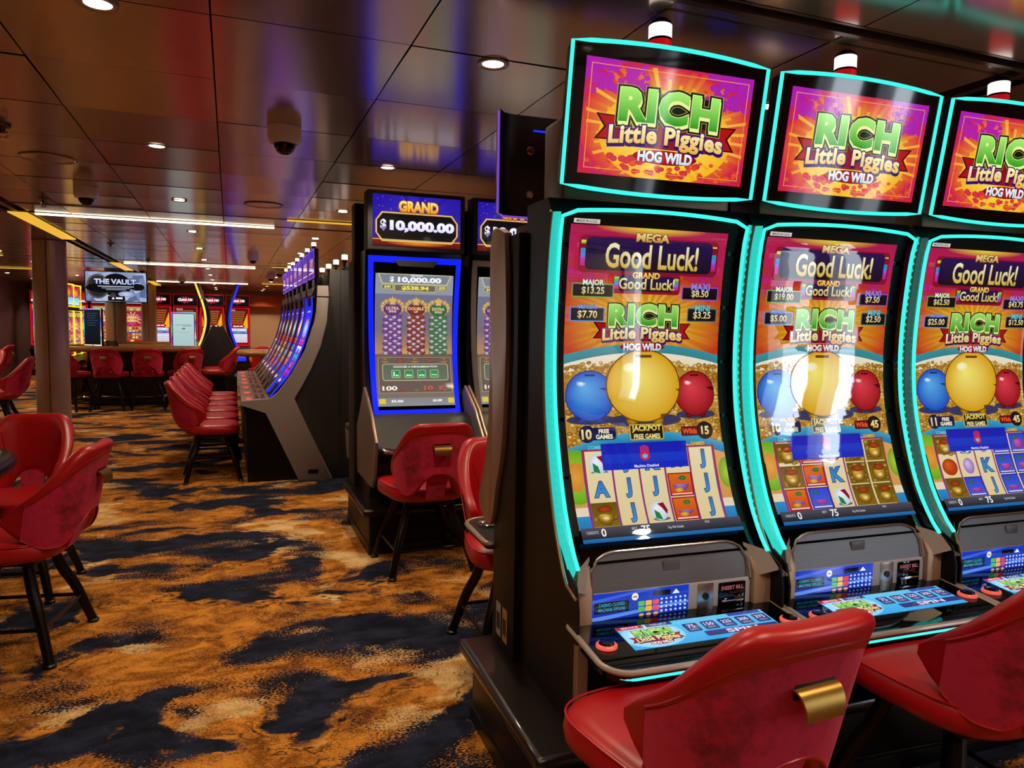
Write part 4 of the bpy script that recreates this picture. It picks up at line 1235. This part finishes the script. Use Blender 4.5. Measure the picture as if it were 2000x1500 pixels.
def rear_machine(label, x, y):
    """machine on the far side of the same plinth, facing away"""
    t = thing('slot_machine', label, 'slot machine', (x, y, PZ), PI + math.radians(ROT), 'slot machines facing away'); Z = (0, 0, -PZ)
    # local -y points away from the camera
    MB().prism([(0, .30), (-.235, .30), (-.235, .70), (-.20, .80), (-.16, 1.0), (-.15, 1.5), (-.17, 1.76), (0, 1.76)], -.345, .345, 'x', .006).build('cabinet', 'brownblack', t, Z)
    for sx in (-1, 1):
        o = [(-.10, 1.77), (-.245, 1.79), (-.262, 1.6), (-.25, 1.41), (-.262, 1.11), (-.30, .95), (-.375, .80), (-.33, .745), (-.245, .72), (-.20, .76), (-.17, .86), (-.10, 1.05), (-.07, 1.4)]
        o = [tuple(p)[1:] for p in crom([(0, a, b) for a, b in o + o[:1]], 52)[:-1]]
        MB().prism(o, min(sx * .335, sx * .362), max(sx * .335, sx * .362), 'x', .005).build('side_cheek', 'bronze', t, Z)
    MB().box(-.30, .30, -.17, -.02, 1.755, 1.80, .012).build('top_cap', 'bronze_dark', t, Z)
    mb = MB(); rows = []
    for i in range(13):
        z = .78 + .98 * i / 12; yy = -.21 - .12 * max(0, (1.0 - z) / .22) ** 2 + .02 * math.sin(PI * i / 12); rows.append([(-.33, yy, z), (.33, yy, z)])
    mb.grid(rows); mb.build('display_glass', 'glass_black', t, Z)
    out = []
    for cx, cy, a0 in ((.35, -.25, 0), (-.35, -.25, 90), (-.29, -.50, 180), (.29, -.50, 270)):
        r = .02 if cy > -.3 else .08
        for k in range(7): a = math.radians(a0 + 15 * k); out.append((cx + r * math.cos(a), cy + r * math.sin(a)))
    dk = MB().prism(out, .63, .655, 'z').build('button_deck', 'brownblack', t, Z)
    MB().tube([(x_, y_, .65) for x_, y_ in out], .010, 8, close=True).build('deck_rim', 'bronze', dk)
    for a_ in (-.06, -.13):
        rl = MB().box(.3455, .3475, a_ - .05, a_, .335, .455).build('rating_label', 'grey_panel' if a_ < -.1 else 'rail_wood', t, Z)
        MB().box(.3475, .3485, a_ - .042, a_ - .008, .36, .42).build('label_print', 'charcoal', rl)
    MB().lathe([(.040, .655), (.040, .664), (.030, .672), (.001, .676)], (.30, -.46, 0), 24).build('spin_button', 'chrome', dk)
    mb = MB(); o = []
    for k in range(25):
        x_ = -.335 + .67 * k / 24; e = max(0, (abs(x_) - .255) / .08); o.append((x_, -.05 * (1 - math.sqrt(max(0, 1 - e * e))) * -1))
    prof = [(x_, -.30 + d) for x_, d in o] + [(x_ * .96, -.335 - 0 * d) for x_, d in o[::-1]]
    sg = MB().prism([(a, -b - .30 if False else b) for a, b in prof], 1.86, 2.225, 'z').build('top_sign', 'black', t, Z)
    MB().tube([(-.337, -.262, 1.862), (-.337, -.262, 2.22), (0, -.30, 2.226)], .004, 6).build('sign_edge', 'violet_edge', sg)
    MB().tube([(.337, -.262, 2.22), (.337, -.262, 1.862), (.30, -.31, 1.857), (-.30, -.31, 1.857)], .004, 6).build('sign_edge', 'violet_edge', sg)
    MB().box(-.10, .10, -.30, -.04, 1.78, 2.05, .01).build('sign_arm', 'bronze_dark', t, Z)
    mb = MB(); mb.box(.06, .19, -.2985, -.2965, 2.17, 2.176); mb.build('vent_slot', 'blue_spark', sg)
    for a, b in ((.20, 2.10), (.20, 1.94)): MB().lathe([(.016, 0), (.012, .003), (.01, -.004)], n=16).build('sign_bolt', 'chrome', sg, (a, -.298, b), (-PI / 2, 0, 0))
    return t
rear_machine('bronze-sided slot machine backing the nearest teal-lit one', 1.235, 2.25)
rear_machine('dark slot machine backing the middle teal-lit one', 1.96, 2.225)

# ---------------------------------------------------------------- the two GRAND machines
GP = [(-.10, .845), (-.045, .95), (.0, 1.08), (.035, 1.25), (.045, 1.45), (.035, 1.65), (.0, 1.91)]
GPT, GL = profile(GP); GF = on_profile(GPT, GL)
def grand(label, x, y, lit):
    t = thing('slot_machine', label, 'slot machine', (x, y, PZ), 0, 'GRAND slot machines'); Z = (0, 0, -PZ)
    MB().prism([(-.12, .30), (-.12, .80), (-.03, .86)] + [(p.y + .04, p.z) for p in GPT[::4]] + [(.04, 1.95), (.27, 1.95), (.27, .30)], -.335, .335, 'x', .004).build('cabinet', 'black', t, Z)
    hw = lambda s: .298 + .022 * s / GL
    fr = .036
    mb = MB(); rows = []
    for i in range(25):
        s = GL * i / 24; y_, z_ = GF(s, -.002); rows.append([((-1 + 2 * j / 8) * hw(s), y_, z_) for j in range(9)])
    mb.grid(rows); gl_ = mb.build('display_glass', 'glass_black', t, Z)
    mb = MB()
    for sx in (-1, 1):
        rows = []
        for i in range(25):
            s = GL * i / 24; w = hw(s); f = fr * .9
            rows.append([(sx * w, *GF(s, -.02)), (sx * w, *GF(s, .004)), (sx * (w - f), *GF(s, .006)), (sx * (w - f - .002), *GF(s, -.004))])
        mb.grid(rows, flip=sx > 0)
    for s0, s1 in ((0, .042), (GL - .042, GL)):
        mb.grid([[(x_, *GF(s, k)) for x_ in (-hw(s) + .001, hw(s) - .001)] for s, k in ((s0, -.01), (s0, .0055), (s1, .0055), (s1, -.01))])
    mb.build('light_frame', 'blue_led' if lit else 'taupe_panel', gl_)
    s0 = .07
    grand_main().build('main_display', t, lambda u, v, k: (u - .27, *GF(s0 + v * (GL - s0 - .115) / .955, k + .001)), 'screen', 18, Z)
    mb = MB(); mb.prism([(-.12, 1.845), (.12, 1.845), (.15, 1.885), (-.15, 1.885)], -.012, .03, 'y'); mb.build('logo_plate', 'charcoal', t, Z)
    tp = MB().box(-.335, .335, -.035, .10, 1.945, 2.335, .012).build('top_sign', 'charcoal', t, Z)
    grand_topper().build('sign_display', tp, flat(.60, .335, 0, -.0365, 1.972), 'screen')
    MB().box(-.31, .31, .0, .2, 1.90, 1.96, .005).build('sign_neck', 'black', t, Z)
    for sx in (-1, 1):
        MB().prism([(-.03, 1.03), (-.28, .885), (-.36, .80), (-.46, .72), (-.40, .50), (-.33, .42), (.22, .42), (.25, .5), (.25, .75)], min(sx * .338, sx * .359), max(sx * .338, sx * .359), 'x', .006).build('side_cheek', 'taupe_panel', t, Z)
        MB().tube([(sx * .349, -.03, 1.03), (sx * .349, -.28, .887), (sx * .349, -.36, .802), (sx * .349, -.455, .722)], .010, 8).build('cheek_trim', 'bronze', t, Z)
    MB().prism([(-.10, .42), (-.20, .44), (-.22, .55), (-.42, .645), (-.30, .72), (-.18, .84), (-.10, .86)], -.345, .345, 'x', .004).build('belly', 'charcoal', t, Z)
    MB().box(-.14, .16, -.285, -.262, .735, .80, .004).build('reader_panel', 'glass_black', t, Z, (math.radians(-40), 0, 0)).location = (0, -.17, -.32)
    dk = MB().box(-.325, .325, -.47, -.30, .648, .672, .01).build('button_deck', 'glass_black', t, Z)
    rim = [(-.335, -.32, .70), (-.325, -.43, .69), (-.28, -.478, .668), (-.12, -.485, .662), (.12, -.485, .662), (.28, -.478, .668), (.325, -.43, .69), (.335, -.32, .70)]
    MB().tube(crom(rim, 28), .011, 8).build('deck_rim', 'chrome', dk)
    for k in range(6): MB().lathe([(.016, .672), (.014, .680), (.001, .681)], (-.2 + .08 * k, -.40, 0), 12).build('button', 'silver', dk)
    MB().lathe([(.03, .672), (.028, .684), (.001, .687)], (-.285, -.39, 0), 18).build('spin_button', 'chrome', dk)
    MB().box(-.33, .33, -.10, .27, .30, .43, .004).build('base_door', 'black', t, Z)
    return t
grand('blue-framed slot machine showing GRAND $10,000.00, fully in view', 1.18, 4.9, True)
grand('GRAND $10,000.00 slot machine with unlit grey frame, half hidden', 1.905, 4.9, False)
plinth(.80, 2.5, 4.53, 5.42, 'dark wood plinth under the GRAND slot machines')
def back_cabinet(label, x, y):
    t = thing('slot_machine', label, 'slot machine', (x, y, PZ), 0, 'dark machines behind the GRAND pair'); Z = (0, 0, -PZ)
    MB().box(-.35, .35, 0, .25, .30, 1.90, .006).build('cabinet', 'black_matte', t, Z)
    MB().box(-.345, .345, .0, .14, 1.90, 2.29, .01).build('top_sign', 'black_matte', t, Z)
    MB().box(-.35, .35, .25, .45, .66, .70, .01).build('button_deck', 'bronze_dark', t, Z)
    MB().prism([(.25, .45), (.36, .45), (.45, .66), (.25, .66)], -.35, .35, 'x', .004).build('belly', 'taupe_panel', t, Z)
back_cabinet('black machine back seen left of the blue-framed machine', 1.16, 5.19)
back_cabinet('black machine back behind the half hidden GRAND machine', 1.885, 5.19)

# ---------------------------------------------------------------- curved row facing left
END = [(.746, 1.80), (.849, 1.804), (.853, 1.729), (.837, 1.467), (.777, 1.245), (.688, 1.033), (.609, .882), (.533, .765), (.879, 0), (.571, 0), (.294, .643), (.081, .708), (.081, .755), (.333, .762), (.397, .825), (.523, .983), (.64, 1.214), (.72, 1.465), (.745, 1.566)]
t = thing('row_end_panel', 'pale grey C-shaped end panel closing the curved machine row', 'end panel', (0, 6.93, 0))
cp = MB().prism(END, 0, .05, 'y', .006).build('curved_panel', 'grey_panel', t)
MB().box(.66, .75, -.003, .01, .06, .10, .002).build('vent_slot', 'black', t)
MB().prism([(.86, 1.95), (.856, 1.73), (.84, 1.467), (.78, 1.245), (.69, 1.033), (.612, .882), (.537, .765), (.882, 0), (1.09, 0), (1.09, 1.95)], .01, .05, 'y', .003).build('back_panel', 'charcoal', t)
MB().box(.958, .963, .006, .012, .02, 1.94).build('panel_joint', 'black_matte', t)
MB().box(.74, .852, -.004, .02, 1.70, 1.705).build('panel_seam', 'charcoal', t)
MROW = .62
MPROF = [(.335, .775), (.375, .825), (.505, .985), (.62, 1.215), (.695, 1.465), (.715, 1.60), (.712, 1.70)]
MPT, ML = profile(MPROF); MFn = on_profile(MPT, ML)
def mid_machine(label, y, i):
    t = thing('slot_machine', label, 'slot machine', (0, y, 0), 0, 'slot machines of the curved row')
    W = .60
    MB().prism([(.13, 0), (.13, .60), (.10, .70), (.32, .745)] + [(p.y + .02, p.z) for p in MPT[::3]] + [(.735, 1.79), (1.0, 1.79), (1.0, 0)], 0, W, 'y', .004).build('cabinet', 'brownblack', t)
    mb = MB(); rows = []
    for j in range(21):
        x_, z_ = MFn(ML * j / 20, -.001); rows.append([(x_, .01, z_), (x_, W - .01, z_)])
    mb.grid(rows); g = mb.build('display_glass', 'glass_black', t)
    strip_art(i + 3, .50, ML * .86).build('main_display', g, lambda u, v, k: (lambda q: (q[0], .55 - u, q[1]))(MFn(ML * .06 + v, k + .001)), 'screen', 16)
    for yy in (.012, W - .012):
        MB().tube([(MFn(ML * j / 14, .006)[0], yy, MFn(ML * j / 14, .006)[1]) for j in range(15)], .007 if not i else .016, 6).build('edge_light', 'bronze' if i else 'blue_spark', g)
    MB().box(.715, .74, .06, W - .06, 1.715, 1.785, .004).build('speaker_panel', 'taupe_panel', t)
    dk = MB().box(.085, .345, .012, W - .012, .715, .752, .008).build('button_deck', 'bronze', t)
    for a in range(2):
        for b in range(4): MB().box(.20 + .055 * a, .24 + .055 * a, .14 + .09 * b, .20 + .09 * b, .75, .766, .006).build('button', 'chrome', dk)
    MB().lathe([(.028, .75), (.026, .764), (.001, .768)], (.15, .10, 0), 14).build('spin_button', 'coral', dk)
    tp = MB().box(.735, .775, .055, W - .055, 1.875, 2.15, .008).build('top_sign', 'black', t, (.0, 0, 0))
    strip_topper(i).build('sign_display', tp, lambda u, v, k: (.734 - k, W - .07 - u * .46 / .52, 1.885 + v * .255 / .28), 'screen')
    MB().tube([(.733, .06, 1.88), (.733, W - .06, 1.88), (.733, W - .06, 2.145), (.733, .06, 2.145)], .005, 6, close=True).build('sign_edge', 'violet_edge', tp)
    MB().box(.75, .82, .18, .42, 1.78, 1.90, .01).build('sign_neck', 'black', t)
    cd = MB().lathe([(.014, 2.145), (.022, 2.17), (.022, 2.19)], (.757, .3, 0), 16).build('tower_light', 'chrome', t)
    MB().lathe([(.023, 2.19), (.023, 2.225), (.001, 2.23)], (.757, .3, 0), 16).build('white_lens', 'white_lamp', cd)
    return t
for i in range(7):
    mid_machine('curved slot machine facing the chairs, %s from the grey end panel' % ORD[i], 6.985 + MROW * i, i)
def mid_back(label, y, i):
    t = thing('slot_machine', label, 'slot machine', (0, y, 0), 0, 'machines on the far side of the curved row')
    MB().box(1.005, 1.40, 0, .60, 0, 1.72, .01).build('cabinet', 'black', t)
    MB().box(1.02, 1.09, .06, .54, 1.80, 2.0, .01).build('top_sign', 'black', t)
    for yy in (.05, .55): MB().tube(crom([(1.04, yy, 1.66), (1.07, yy, 1.80), (1.14, yy, 1.91), (1.27, yy, 1.97), (1.36, yy, 1.96)], 16), .015, 8).build('sign_arm', 'bronze', t)
    MB().tube([(1.05, .3, 1.70), (1.05, .3, 2.0)], .02, 8).build('sign_post', 'black', t)
    cd = MB().lathe([(.014, 2.0), (.014, 2.05), (.03, 2.06), (.03, 2.075)], (1.05, .3, 0), 16).build('tower_light', 'bronze', t)
    MB().lathe([(.03, 2.075), (.03, 2.125), (.001, 2.13)], (1.05, .3, 0), 16).build('white_lens', 'white_lamp', cd)
for i in range(4):
    mid_back('black machine with arched bronze arms behind the grey end panel, %s in line' % ORD[i], 7.0 + .62 * i, i)
# ---------------------------------------------------------------- chairs in place
chair(1.0, 1.37, 3, 'big red chair in the foreground with its velvet back and brass pull to us')
chair(1.905, 1.37, -4, 'red chair at the lower right picture edge, beside the foreground one')
chair(1.08, 4.235, 2, 'red chair drawn up to the blue-framed GRAND machine')
chair(1.20, 3.02, 178, 'red chair half hidden behind the bronze side, facing us')
chair(-.88, 3.72, 80, 'red chair at the left with its back turned, nearest of the left pair')
chair(-1.09, 4.55, 172, 'red tub chair facing us behind the nearest left chair')
for i in range(6):
    chair(-.20, 7.30 + MROW * i, -90 + (3, -2, 4, -3, 2, 0)[i], 'red chair at the curved slot row, %s from the camera' % ORD[i], 'red chairs along the curved row')

# ---------------------------------------------------------------- gaming tables
def table(label, x, y, lx, ly, rz=0., h=.99):
    t = thing('gaming_table', label, 'table', (x, y, 0), math.radians(rz), 'gaming tables')
    def oval(a, b, n=40, e=.55): return [(se(2 * PI * k / n, e)[0] * a, se(2 * PI * k / n, e)[1] * b) for k in range(n)]
    MB().prism(oval(lx - .05, ly - .05), h - .06, h - .015, 'z').build('felt_top', 'felt', t)
    mb = MB(); mb.tube([(a, b, h - .01) for a, b in oval(lx, ly)], .05, 10, close=True); mb.build('padded_rail', 'rail_wood', t)
    MB().prism(oval(lx - .35, ly - .3), .02, h - .05, 'z').build('pedestal', 'black', t)
    MB().tube([(a, b, .17) for a, b in oval(lx - .18, ly - .14)], .018, 8, close=True).build('foot_rail', 'chrome', t)
    return t
table('long dark gaming table with tan padded rail between columns and screens', -1.6, 14.35, 1.05, .60)
table('far gaming table with tan rail beyond the stools', -1.35, 16.6, 1.2, .5)
table('tan-railed gaming table right of the black twin machine', .80, 13.2, .66, .5, 0, .95)
table('gaming table with tan rail at the left picture edge', -4.1, 11.35, .8, .55)
t = table('black round-edged table holding a grey box, cut by left picture edge', -1.52, 3.97, .50, .38, 0, .77)
for o in kids(t):
    if o.name.startswith('padded_rail'): o.data = o.data.copy(); o.data.materials[0] = M['black']
    if o.name.startswith('pedestal'): o.data = o.data.copy(); o.data.materials[0] = M['bronze']
MB_ = thing('button_box', 'small grey box standing on the black table at the left edge', 'box', (-1.2, 4.1, .757))
MB().box(-.06, .06, -.05, .05, 0, .07, .008).build('case', 'charcoal', MB_); MB().box(-.045, .045, -.035, .035, .07, .076, .003).build('lid', 'grey_panel', MB_)

for x, y, rz, lab in ((-1.83, 13.35, -6, 'red stool with its back to us, left one before the long table'), (-1.28, 13.42, 6, 'red stool with its back to us, middle one before the long table'),
                      (-.71, 13.5, 20, 'red stool turned slightly, right one before the long table'), (-2.42, 13.45, -25, 'red stool right behind the thick column'),
                      (-.20, 13.93, 84, 'red stool at the right end of the long table, nearer one'), (-.20, 14.565, 92, 'red stool at the right end of the long table, farther one'),
                      (-2.3, 15.42, 180, 'red stool at the left end beyond the long table'), (-1.55, 15.55, 180, 'red stool beyond the long table under the television'),
                      (-.95, 17.6, 180, 'red stool beyond the far table by the white screen'), (-1.75, 17.65, 180, 'red stool beyond the far table right of the pillar'),
                      (-2.50, 9.95, 95, 'red stool facing left in front of the thick column'), (-3.05, 10.7, 60, 'red stool at the left table, brass pull showing'), (-3.3, 12.2, 160, 'red stool behind the left table beside the column'),
                      (-4.1, 12.3, 185, 'red stool far left behind the left table'), (-3.8, 14.6, 90, 'red stool far behind the thick column at left'),
                      (.55, 14.25, 180, 'red stool behind the right-hand table, left one'), (1.12, 14.25, 175, 'red stool behind the right-hand table, middle one'), (1.70, 14.2, 170, 'red stool behind the right-hand table, right one')):
    stool(x, y, rz, lab)

def table_display(x, y, z, label, bright):
    t = thing('table_display', label, 'display', (x, y, z), math.radians(-4 if bright else -42), 'table displays with rainbow light')
    MB().lathe([(.10, 0), (.10, .012), (.02, .02), (.018, .10)], n=20).build('stand', 'black', t)
    b = MB().box(-.20, .20, -.015, .03, .08, .70, .01).build('case', 'black', t)
    A = Art(.34, .56)
    if bright:
        A.rect(0, 0, 1, 1, 'bcd6d2', 'a8c4c4'); A.rect(.12, .34, .88, .355, '70888a'); A.rect(.45, .37, .85, .385, '70888a'); A.rect(.42, .44, .58, .48, '50708a'); A.rect(.2, .56, .8, .57, '90a8a8')
    else:
        A.rect(0, 0, 1, 1, '16202a', '0c1218')
        for k in range(6): A.rect(.15, .08 + .07 * k, .85 - .08 * (k % 3), .10 + .07 * k, '38485a', same=k > 0)
    A.build('screen_face', b, flat(.34, .56, 0, -.0165, .11), 'screen')
    A = Art(.40, .62)
    rb = ['e030c0', '3060ff', '30e0a0', '2040f0', 'f03060', '60b0ff', 'ffffff', 'f0e060']
    for k in range(4):
        A.rect(0, k / 4, .045, (k + 1) / 4, rb[k], rb[k + 1]); A.rect(.955, k / 4, 1, (k + 1) / 4, rb[k + 2], rb[(k + 4) % 8])
    A.rect(0, 0, 1, .03, 'd040e0', None, c3='60e0ff'); A.rect(0, .97, 1, 1, 'f0e060', None, c3='ffffff')
    A.build('rainbow_edge', b, flat(.40, .62, 0, -.0155, .08), 'screen')
table_display(-2.14, 13.98, .95, 'dark table display with rainbow-lit edge left of the pillar', False)
table_display(-.76, 14.05, .92, 'bright white table display with rainbow-lit edge', True)
t = thing('card_shoe', 'black card dealing box on the long table by the pillar', 'card shoe', (-1.93, 14.3, .975), .4)
MB().prism([(-.12, 0), (.14, 0), (.14, .10), (-.02, .13), (-.12, .06)], -.09, .09, 'x', .008).build('case', 'black', t); MB().box(-.06, .06, -.125, -.10, .01, .05, .004).build('card_slot', 'chrome', t)
t = thing('chip_tray', 'dark chip tray on the right-hand gaming table', 'chip tray', (.74, 13.05, .936))
MB().box(-.3, .3, -.12, .12, 0, .03, .006).build('tray', 'glass_black', t)
for k in range(7): MB().tube([(-.24 + .08 * k, -.09, .035), (-.24 + .08 * k, .09, .035)], .022, 8).build('chip_row', ('red_lens', 'white_plastic', 'charcoal')[k % 3], t)

# ---------------------------------------------------------------- television on the pillar
t = thing('television', 'wall screen reading THE VAULT hung on the middle column', 'television', (-2.0, 15.72, 1.80))
MB().box(-.53, .53, -.03, .05, 0, .585, .008).build('case', 'glass_black', t)
tv_art().build('screen_face', t, flat(1.02, .55, 0, -.0315, .018), 'screen')
MB().box(-.12, .12, .05, .20, .15, .45).build('wall_bracket', 'black', t)

# ---------------------------------------------------------------- machines along the back wall
def wall_machine(label, x, kind):
    t = thing('slot_machine', label, 'slot machine', (x, 22.3, 0), 0, 'red-framed machines on the back wall')
    MB().box(-.325, .325, 0, .55, 0, 2.2, .01).build('cabinet', 'black', t)
    rf = MB().box(-.315, .315, -.03, .02, .78, 1.87, .015).build('red_frame', 'red_frame', t); MB().box(-.275, .275, -.0345, -.02, .84, 1.845, .006).build('glass_face', 'glass_black', rf)
    (quick_main if kind == 'q' else fortune_main)().build('main_display', t, (lambda u, v, k: ((u - .25) * 1.06, -.0355 - k, .86 + v * 1.13)), 'screen_soft')
    tp = MB().box(-.31, .31, -.03, .02, 1.90, 2.215, .015).build('top_sign', 'red_frame', t)
    MB().box(-.302, .302, -.036, -.02, 1.908, 2.207, .008).build('sign_face', 'glass_black', tp)
    if kind == 'q': quick_topper().build('sign_display', tp, flat(.56, .26, 0, -.0375, 1.928), 'screen_soft')
    else:
        A = Art(.56, .26); A.rect(0, 0, 1, 1, '8a1810', 'c03020'); A.ell(.5, .5, .3, .35, 'ffe070', 'c05a18'); A.rect(0, .8, 1, 1, 'e8e8f8', 'a0c8e8'); A.build('sign_display', tp, flat(.56, .26, 0, -.0375, 1.928), 'screen_soft')
    MB().prism([(0, .45), (-.25, .62), (-.27, .70), (0, .80)], -.30, .30, 'x', .006).build('button_deck', 'brownblack', t)
    return t
for i, (x, k, lab) in enumerate(((-4.53, 'f', 'leftmost golden-reel machine in red frame on the back wall'), (-3.84, 'f', 'second golden-reel machine in red frame on the back wall'), (-3.15, 'f', 'golden-reel machine in red frame left of the middle column'), (-2.49, 'f', 'golden-reel machine in red frame right of the middle column'),
                                 (-1.82, 'q', 'red-framed machine with oval red-and-white logo, half behind the far column'), (-1.15, 'q', 'red-framed oval-logo machine behind the white table display'), (-.47, 'q', 'red-framed oval-logo machine between the yellow and blue arcs'), (.21, 'q', 'rightmost red-framed oval-logo machine, behind the blue arc'))):
    wall_machine(lab, x, k)

# twin machine seen from its side: black wedge with a yellow and a blue arc
t = thing('slot_machine', 'black twin slot machine with a yellow arc and a blue arc of light', 'slot machine', (-.22, 15.2, 0), 0)
k = 15.2 / 15
MB().prism([(-.29, .0), (.29, .0), (.29, .58), (.29, .95), (.085, 1.40), (.04, 1.36), (-.04, 1.36), (-.085, 1.40), (-.29, .98)], -.3, .5, 'y', .006).build('cabinet', 'charcoal', t)
MB().box(-.33, .33, -.32, .52, 0, .42, .008).build('base_box', 'black', t)
MB().box(-.305, .305, -.306, -.29, .56, .575).build('base_trim', 'bronze', t)
mb = MB(); mb.tube([(-.295, -.303, .98), (-.09, -.303, 1.40)], .006, 6); mb.tube([(.09, -.303, 1.40), (.293, -.303, .96), (.293, -.303, .58)], .006, 6); mb.build('edge_trim', 'bronze', t)
for sx, m, nm in ((-1, 'yellow_arc', 'yellow_arc'), (1, 'blue_spark', 'blue_arc')):
    P = crom([(sx * .345, .97), (sx * .27, 1.15), (sx * .205, 1.42), (sx * .215, 1.65), (sx * .27, 1.88)], 20)
    P2 = [(sx * .283, 1.89), (sx * .375, 2.18)]
    pr = lambda Q, w: [(p[0] - sx * 0, p[1]) for p in Q] + [(p[0] - sx * w, p[1]) for p in Q[::-1]]
    b = MB().prism(pr(P, .07), -.27, .45, 'y').build('curved_screen_back', 'black', t)
    b2 = MB().prism(pr(P2, .06), -.27, .45, 'y').build('top_sign_back', 'bronze_dark', t)
    mb = MB(); mb.tube([(p[0] + sx * .006, -.275, p[1]) for p in P], .019, 8); mb.tube([(p[0] + sx * .004, -.275, p[1]) for p in P2], .017, 8)
    mb.build(nm, m, t)
    MB().box(min(sx * .26, sx * .50), max(sx * .26, sx * .50), -.28, .45, .72, .78, .01).build('button_deck', 'blue_spark' if sx > 0 else 'brownblack', t)

# yellow-lit row facing right, at left
def yellow_machine(label, x, y):
    t = thing('slot_machine', label, 'slot machine', (x, y, 0), math.radians(82), 'yellow-tube machines at left')
    MB().box(-.31, .31, 0, .25, 0, 1.66, .01).build('cabinet', 'black_matte', t)
    MB().box(-.31, .31, .12, .22, 1.66, 2.15, .01).build('top_sign', 'black_matte', t)
    for z0, z1, y0, nm, a in ((.80, 1.62, -.02, 'main_display', fortune_main()), (1.72, 2.14, .10, 'sign_display', None)):
        if a is None:
            a = Art(.5, .36); a.rect(0, 0, 1, 1, 'c02030', '8a30c0'); a.rect(0, .6, 1, 1, '40d0e0', 'd0f0f8'); a.ell(.5, .35, .4, .25, 'f0c040', 'c04020')
        a.build(nm, t, (lambda w, h, s, y0, z0: (lambda u, v, k: (u - w / 2, y0 - k, z0 + v * s)))(a.w, a.h, (z1 - z0 - .06) / a.h, y0 - .001, z0 + .03), 'screen_soft')
        f = MB(); f.tube([(-.30, y0 - .012, z0), (.30, y0 - .012, z0), (.30, y0 - .012, z1), (-.30, y0 - .012, z1)], .017, 8, close=True); f.build('yellow_tube', 'yellow_tube', t)
    MB().prism([(0, .5), (-.25, .66), (-.25, .72), (0, .78)], -.30, .30, 'x', .006).build('button_deck', 'brownblack', t)
    return t
for i in range(4):
    yellow_machine('yellow-tube-framed machine facing right, %s of the row' % ('nearest', 'second', 'third', 'farthest')[i], -2.80, 14.75 + .72 * i)
t = thing('gold_ornament', 'gold ridged ornament above the yellow-framed machines', 'ornament', (-2.94, 15.4, 2.162))
mb = MB(); mb.lathe([(.10, 0), (.15, .03), (.17, .12), (.15, .2), (.11, .23)], n=24)
mb.build('bowl', 'gold', t)
mb = MB()
for k in range(12): a = 2 * PI * k / 12; mb.tube([(.16 * math.cos(a), .16 * math.sin(a), .03), (.178 * math.cos(a), .178 * math.sin(a), .12), (.155 * math.cos(a), .155 * math.sin(a), .21)], .012, 6)
mb.build('ribs', 'gold', t)
t = thing('pendant_lamp', 'small white globe lamp on a rod beside the thick column', 'lamp', (-2.46, 12.6, 2.02))
MB().tube([(0, 0, .05), (0, 0, HC - 2.02)], .006, 6).build('rod', 'bronze', t); MB().ball((0, 0, 0), .055, u=20, v=14).build('globe', 'white_lamp', t)
MB().lathe([(.05, HC - 2.022), (.05, HC - 2.04), (.01, HC - 2.045)], n=16).build('canopy', 'bronze', t)

# shop front letters at far left
t = thing('shop_sign', 'white letter sign above the dark doorway at far left', 'sign', (-6.55, 18.95, 2.03))
MB().box(-.9, .62, -.0, .01, -.03, .37).build('sign_board', 'wall_dark', t)
A = Art(1.5, .33); A.text('ALLERY', .34, .58, 1, .95, 'fff6ea', None, .03, shear=.25)
for k in range(2): A.rect(.84 - .03 * k, .05 + .2 * k, .99, .2 + .2 * k, 'f0dcd8', same=k > 0)
A.build('lettering', t, flat(1.5, .33, -.16, -.002, .0), 'screen_soft')
t = thing('room_beyond', 'dim lounge fittings seen through the dark doorway', 'furniture', (-6.5, 21.2, 0))
MB().box(-.3, .45, -.2, .2, 0, 1.05, .03).build('counter', 'wall_brown', t); MB().box(.2, .5, -.1, .2, 1.05, 1.8, .02).build('lamp_box', 'rail_wood', t)
for k in range(3): MB().tube([(-.6 + .25 * k, .1, 0), (-.6 + .25 * k, .1, 1.9)], .03, 8).build('post', 'black', t)
t = thing('wall_lamp', 'slim vertical amber lamp on the plum wall left of the column', 'lamp', (-5.36, 18.99, 1.15))
MB().box(-.02, .02, -.03, .0, 0, .75, .005).build('tube_lamp', 'amber_strip', t); MB().box(-.03, .03, -.012, .008, -.02, .77).build('back_plate', 'bronze_dark', t)
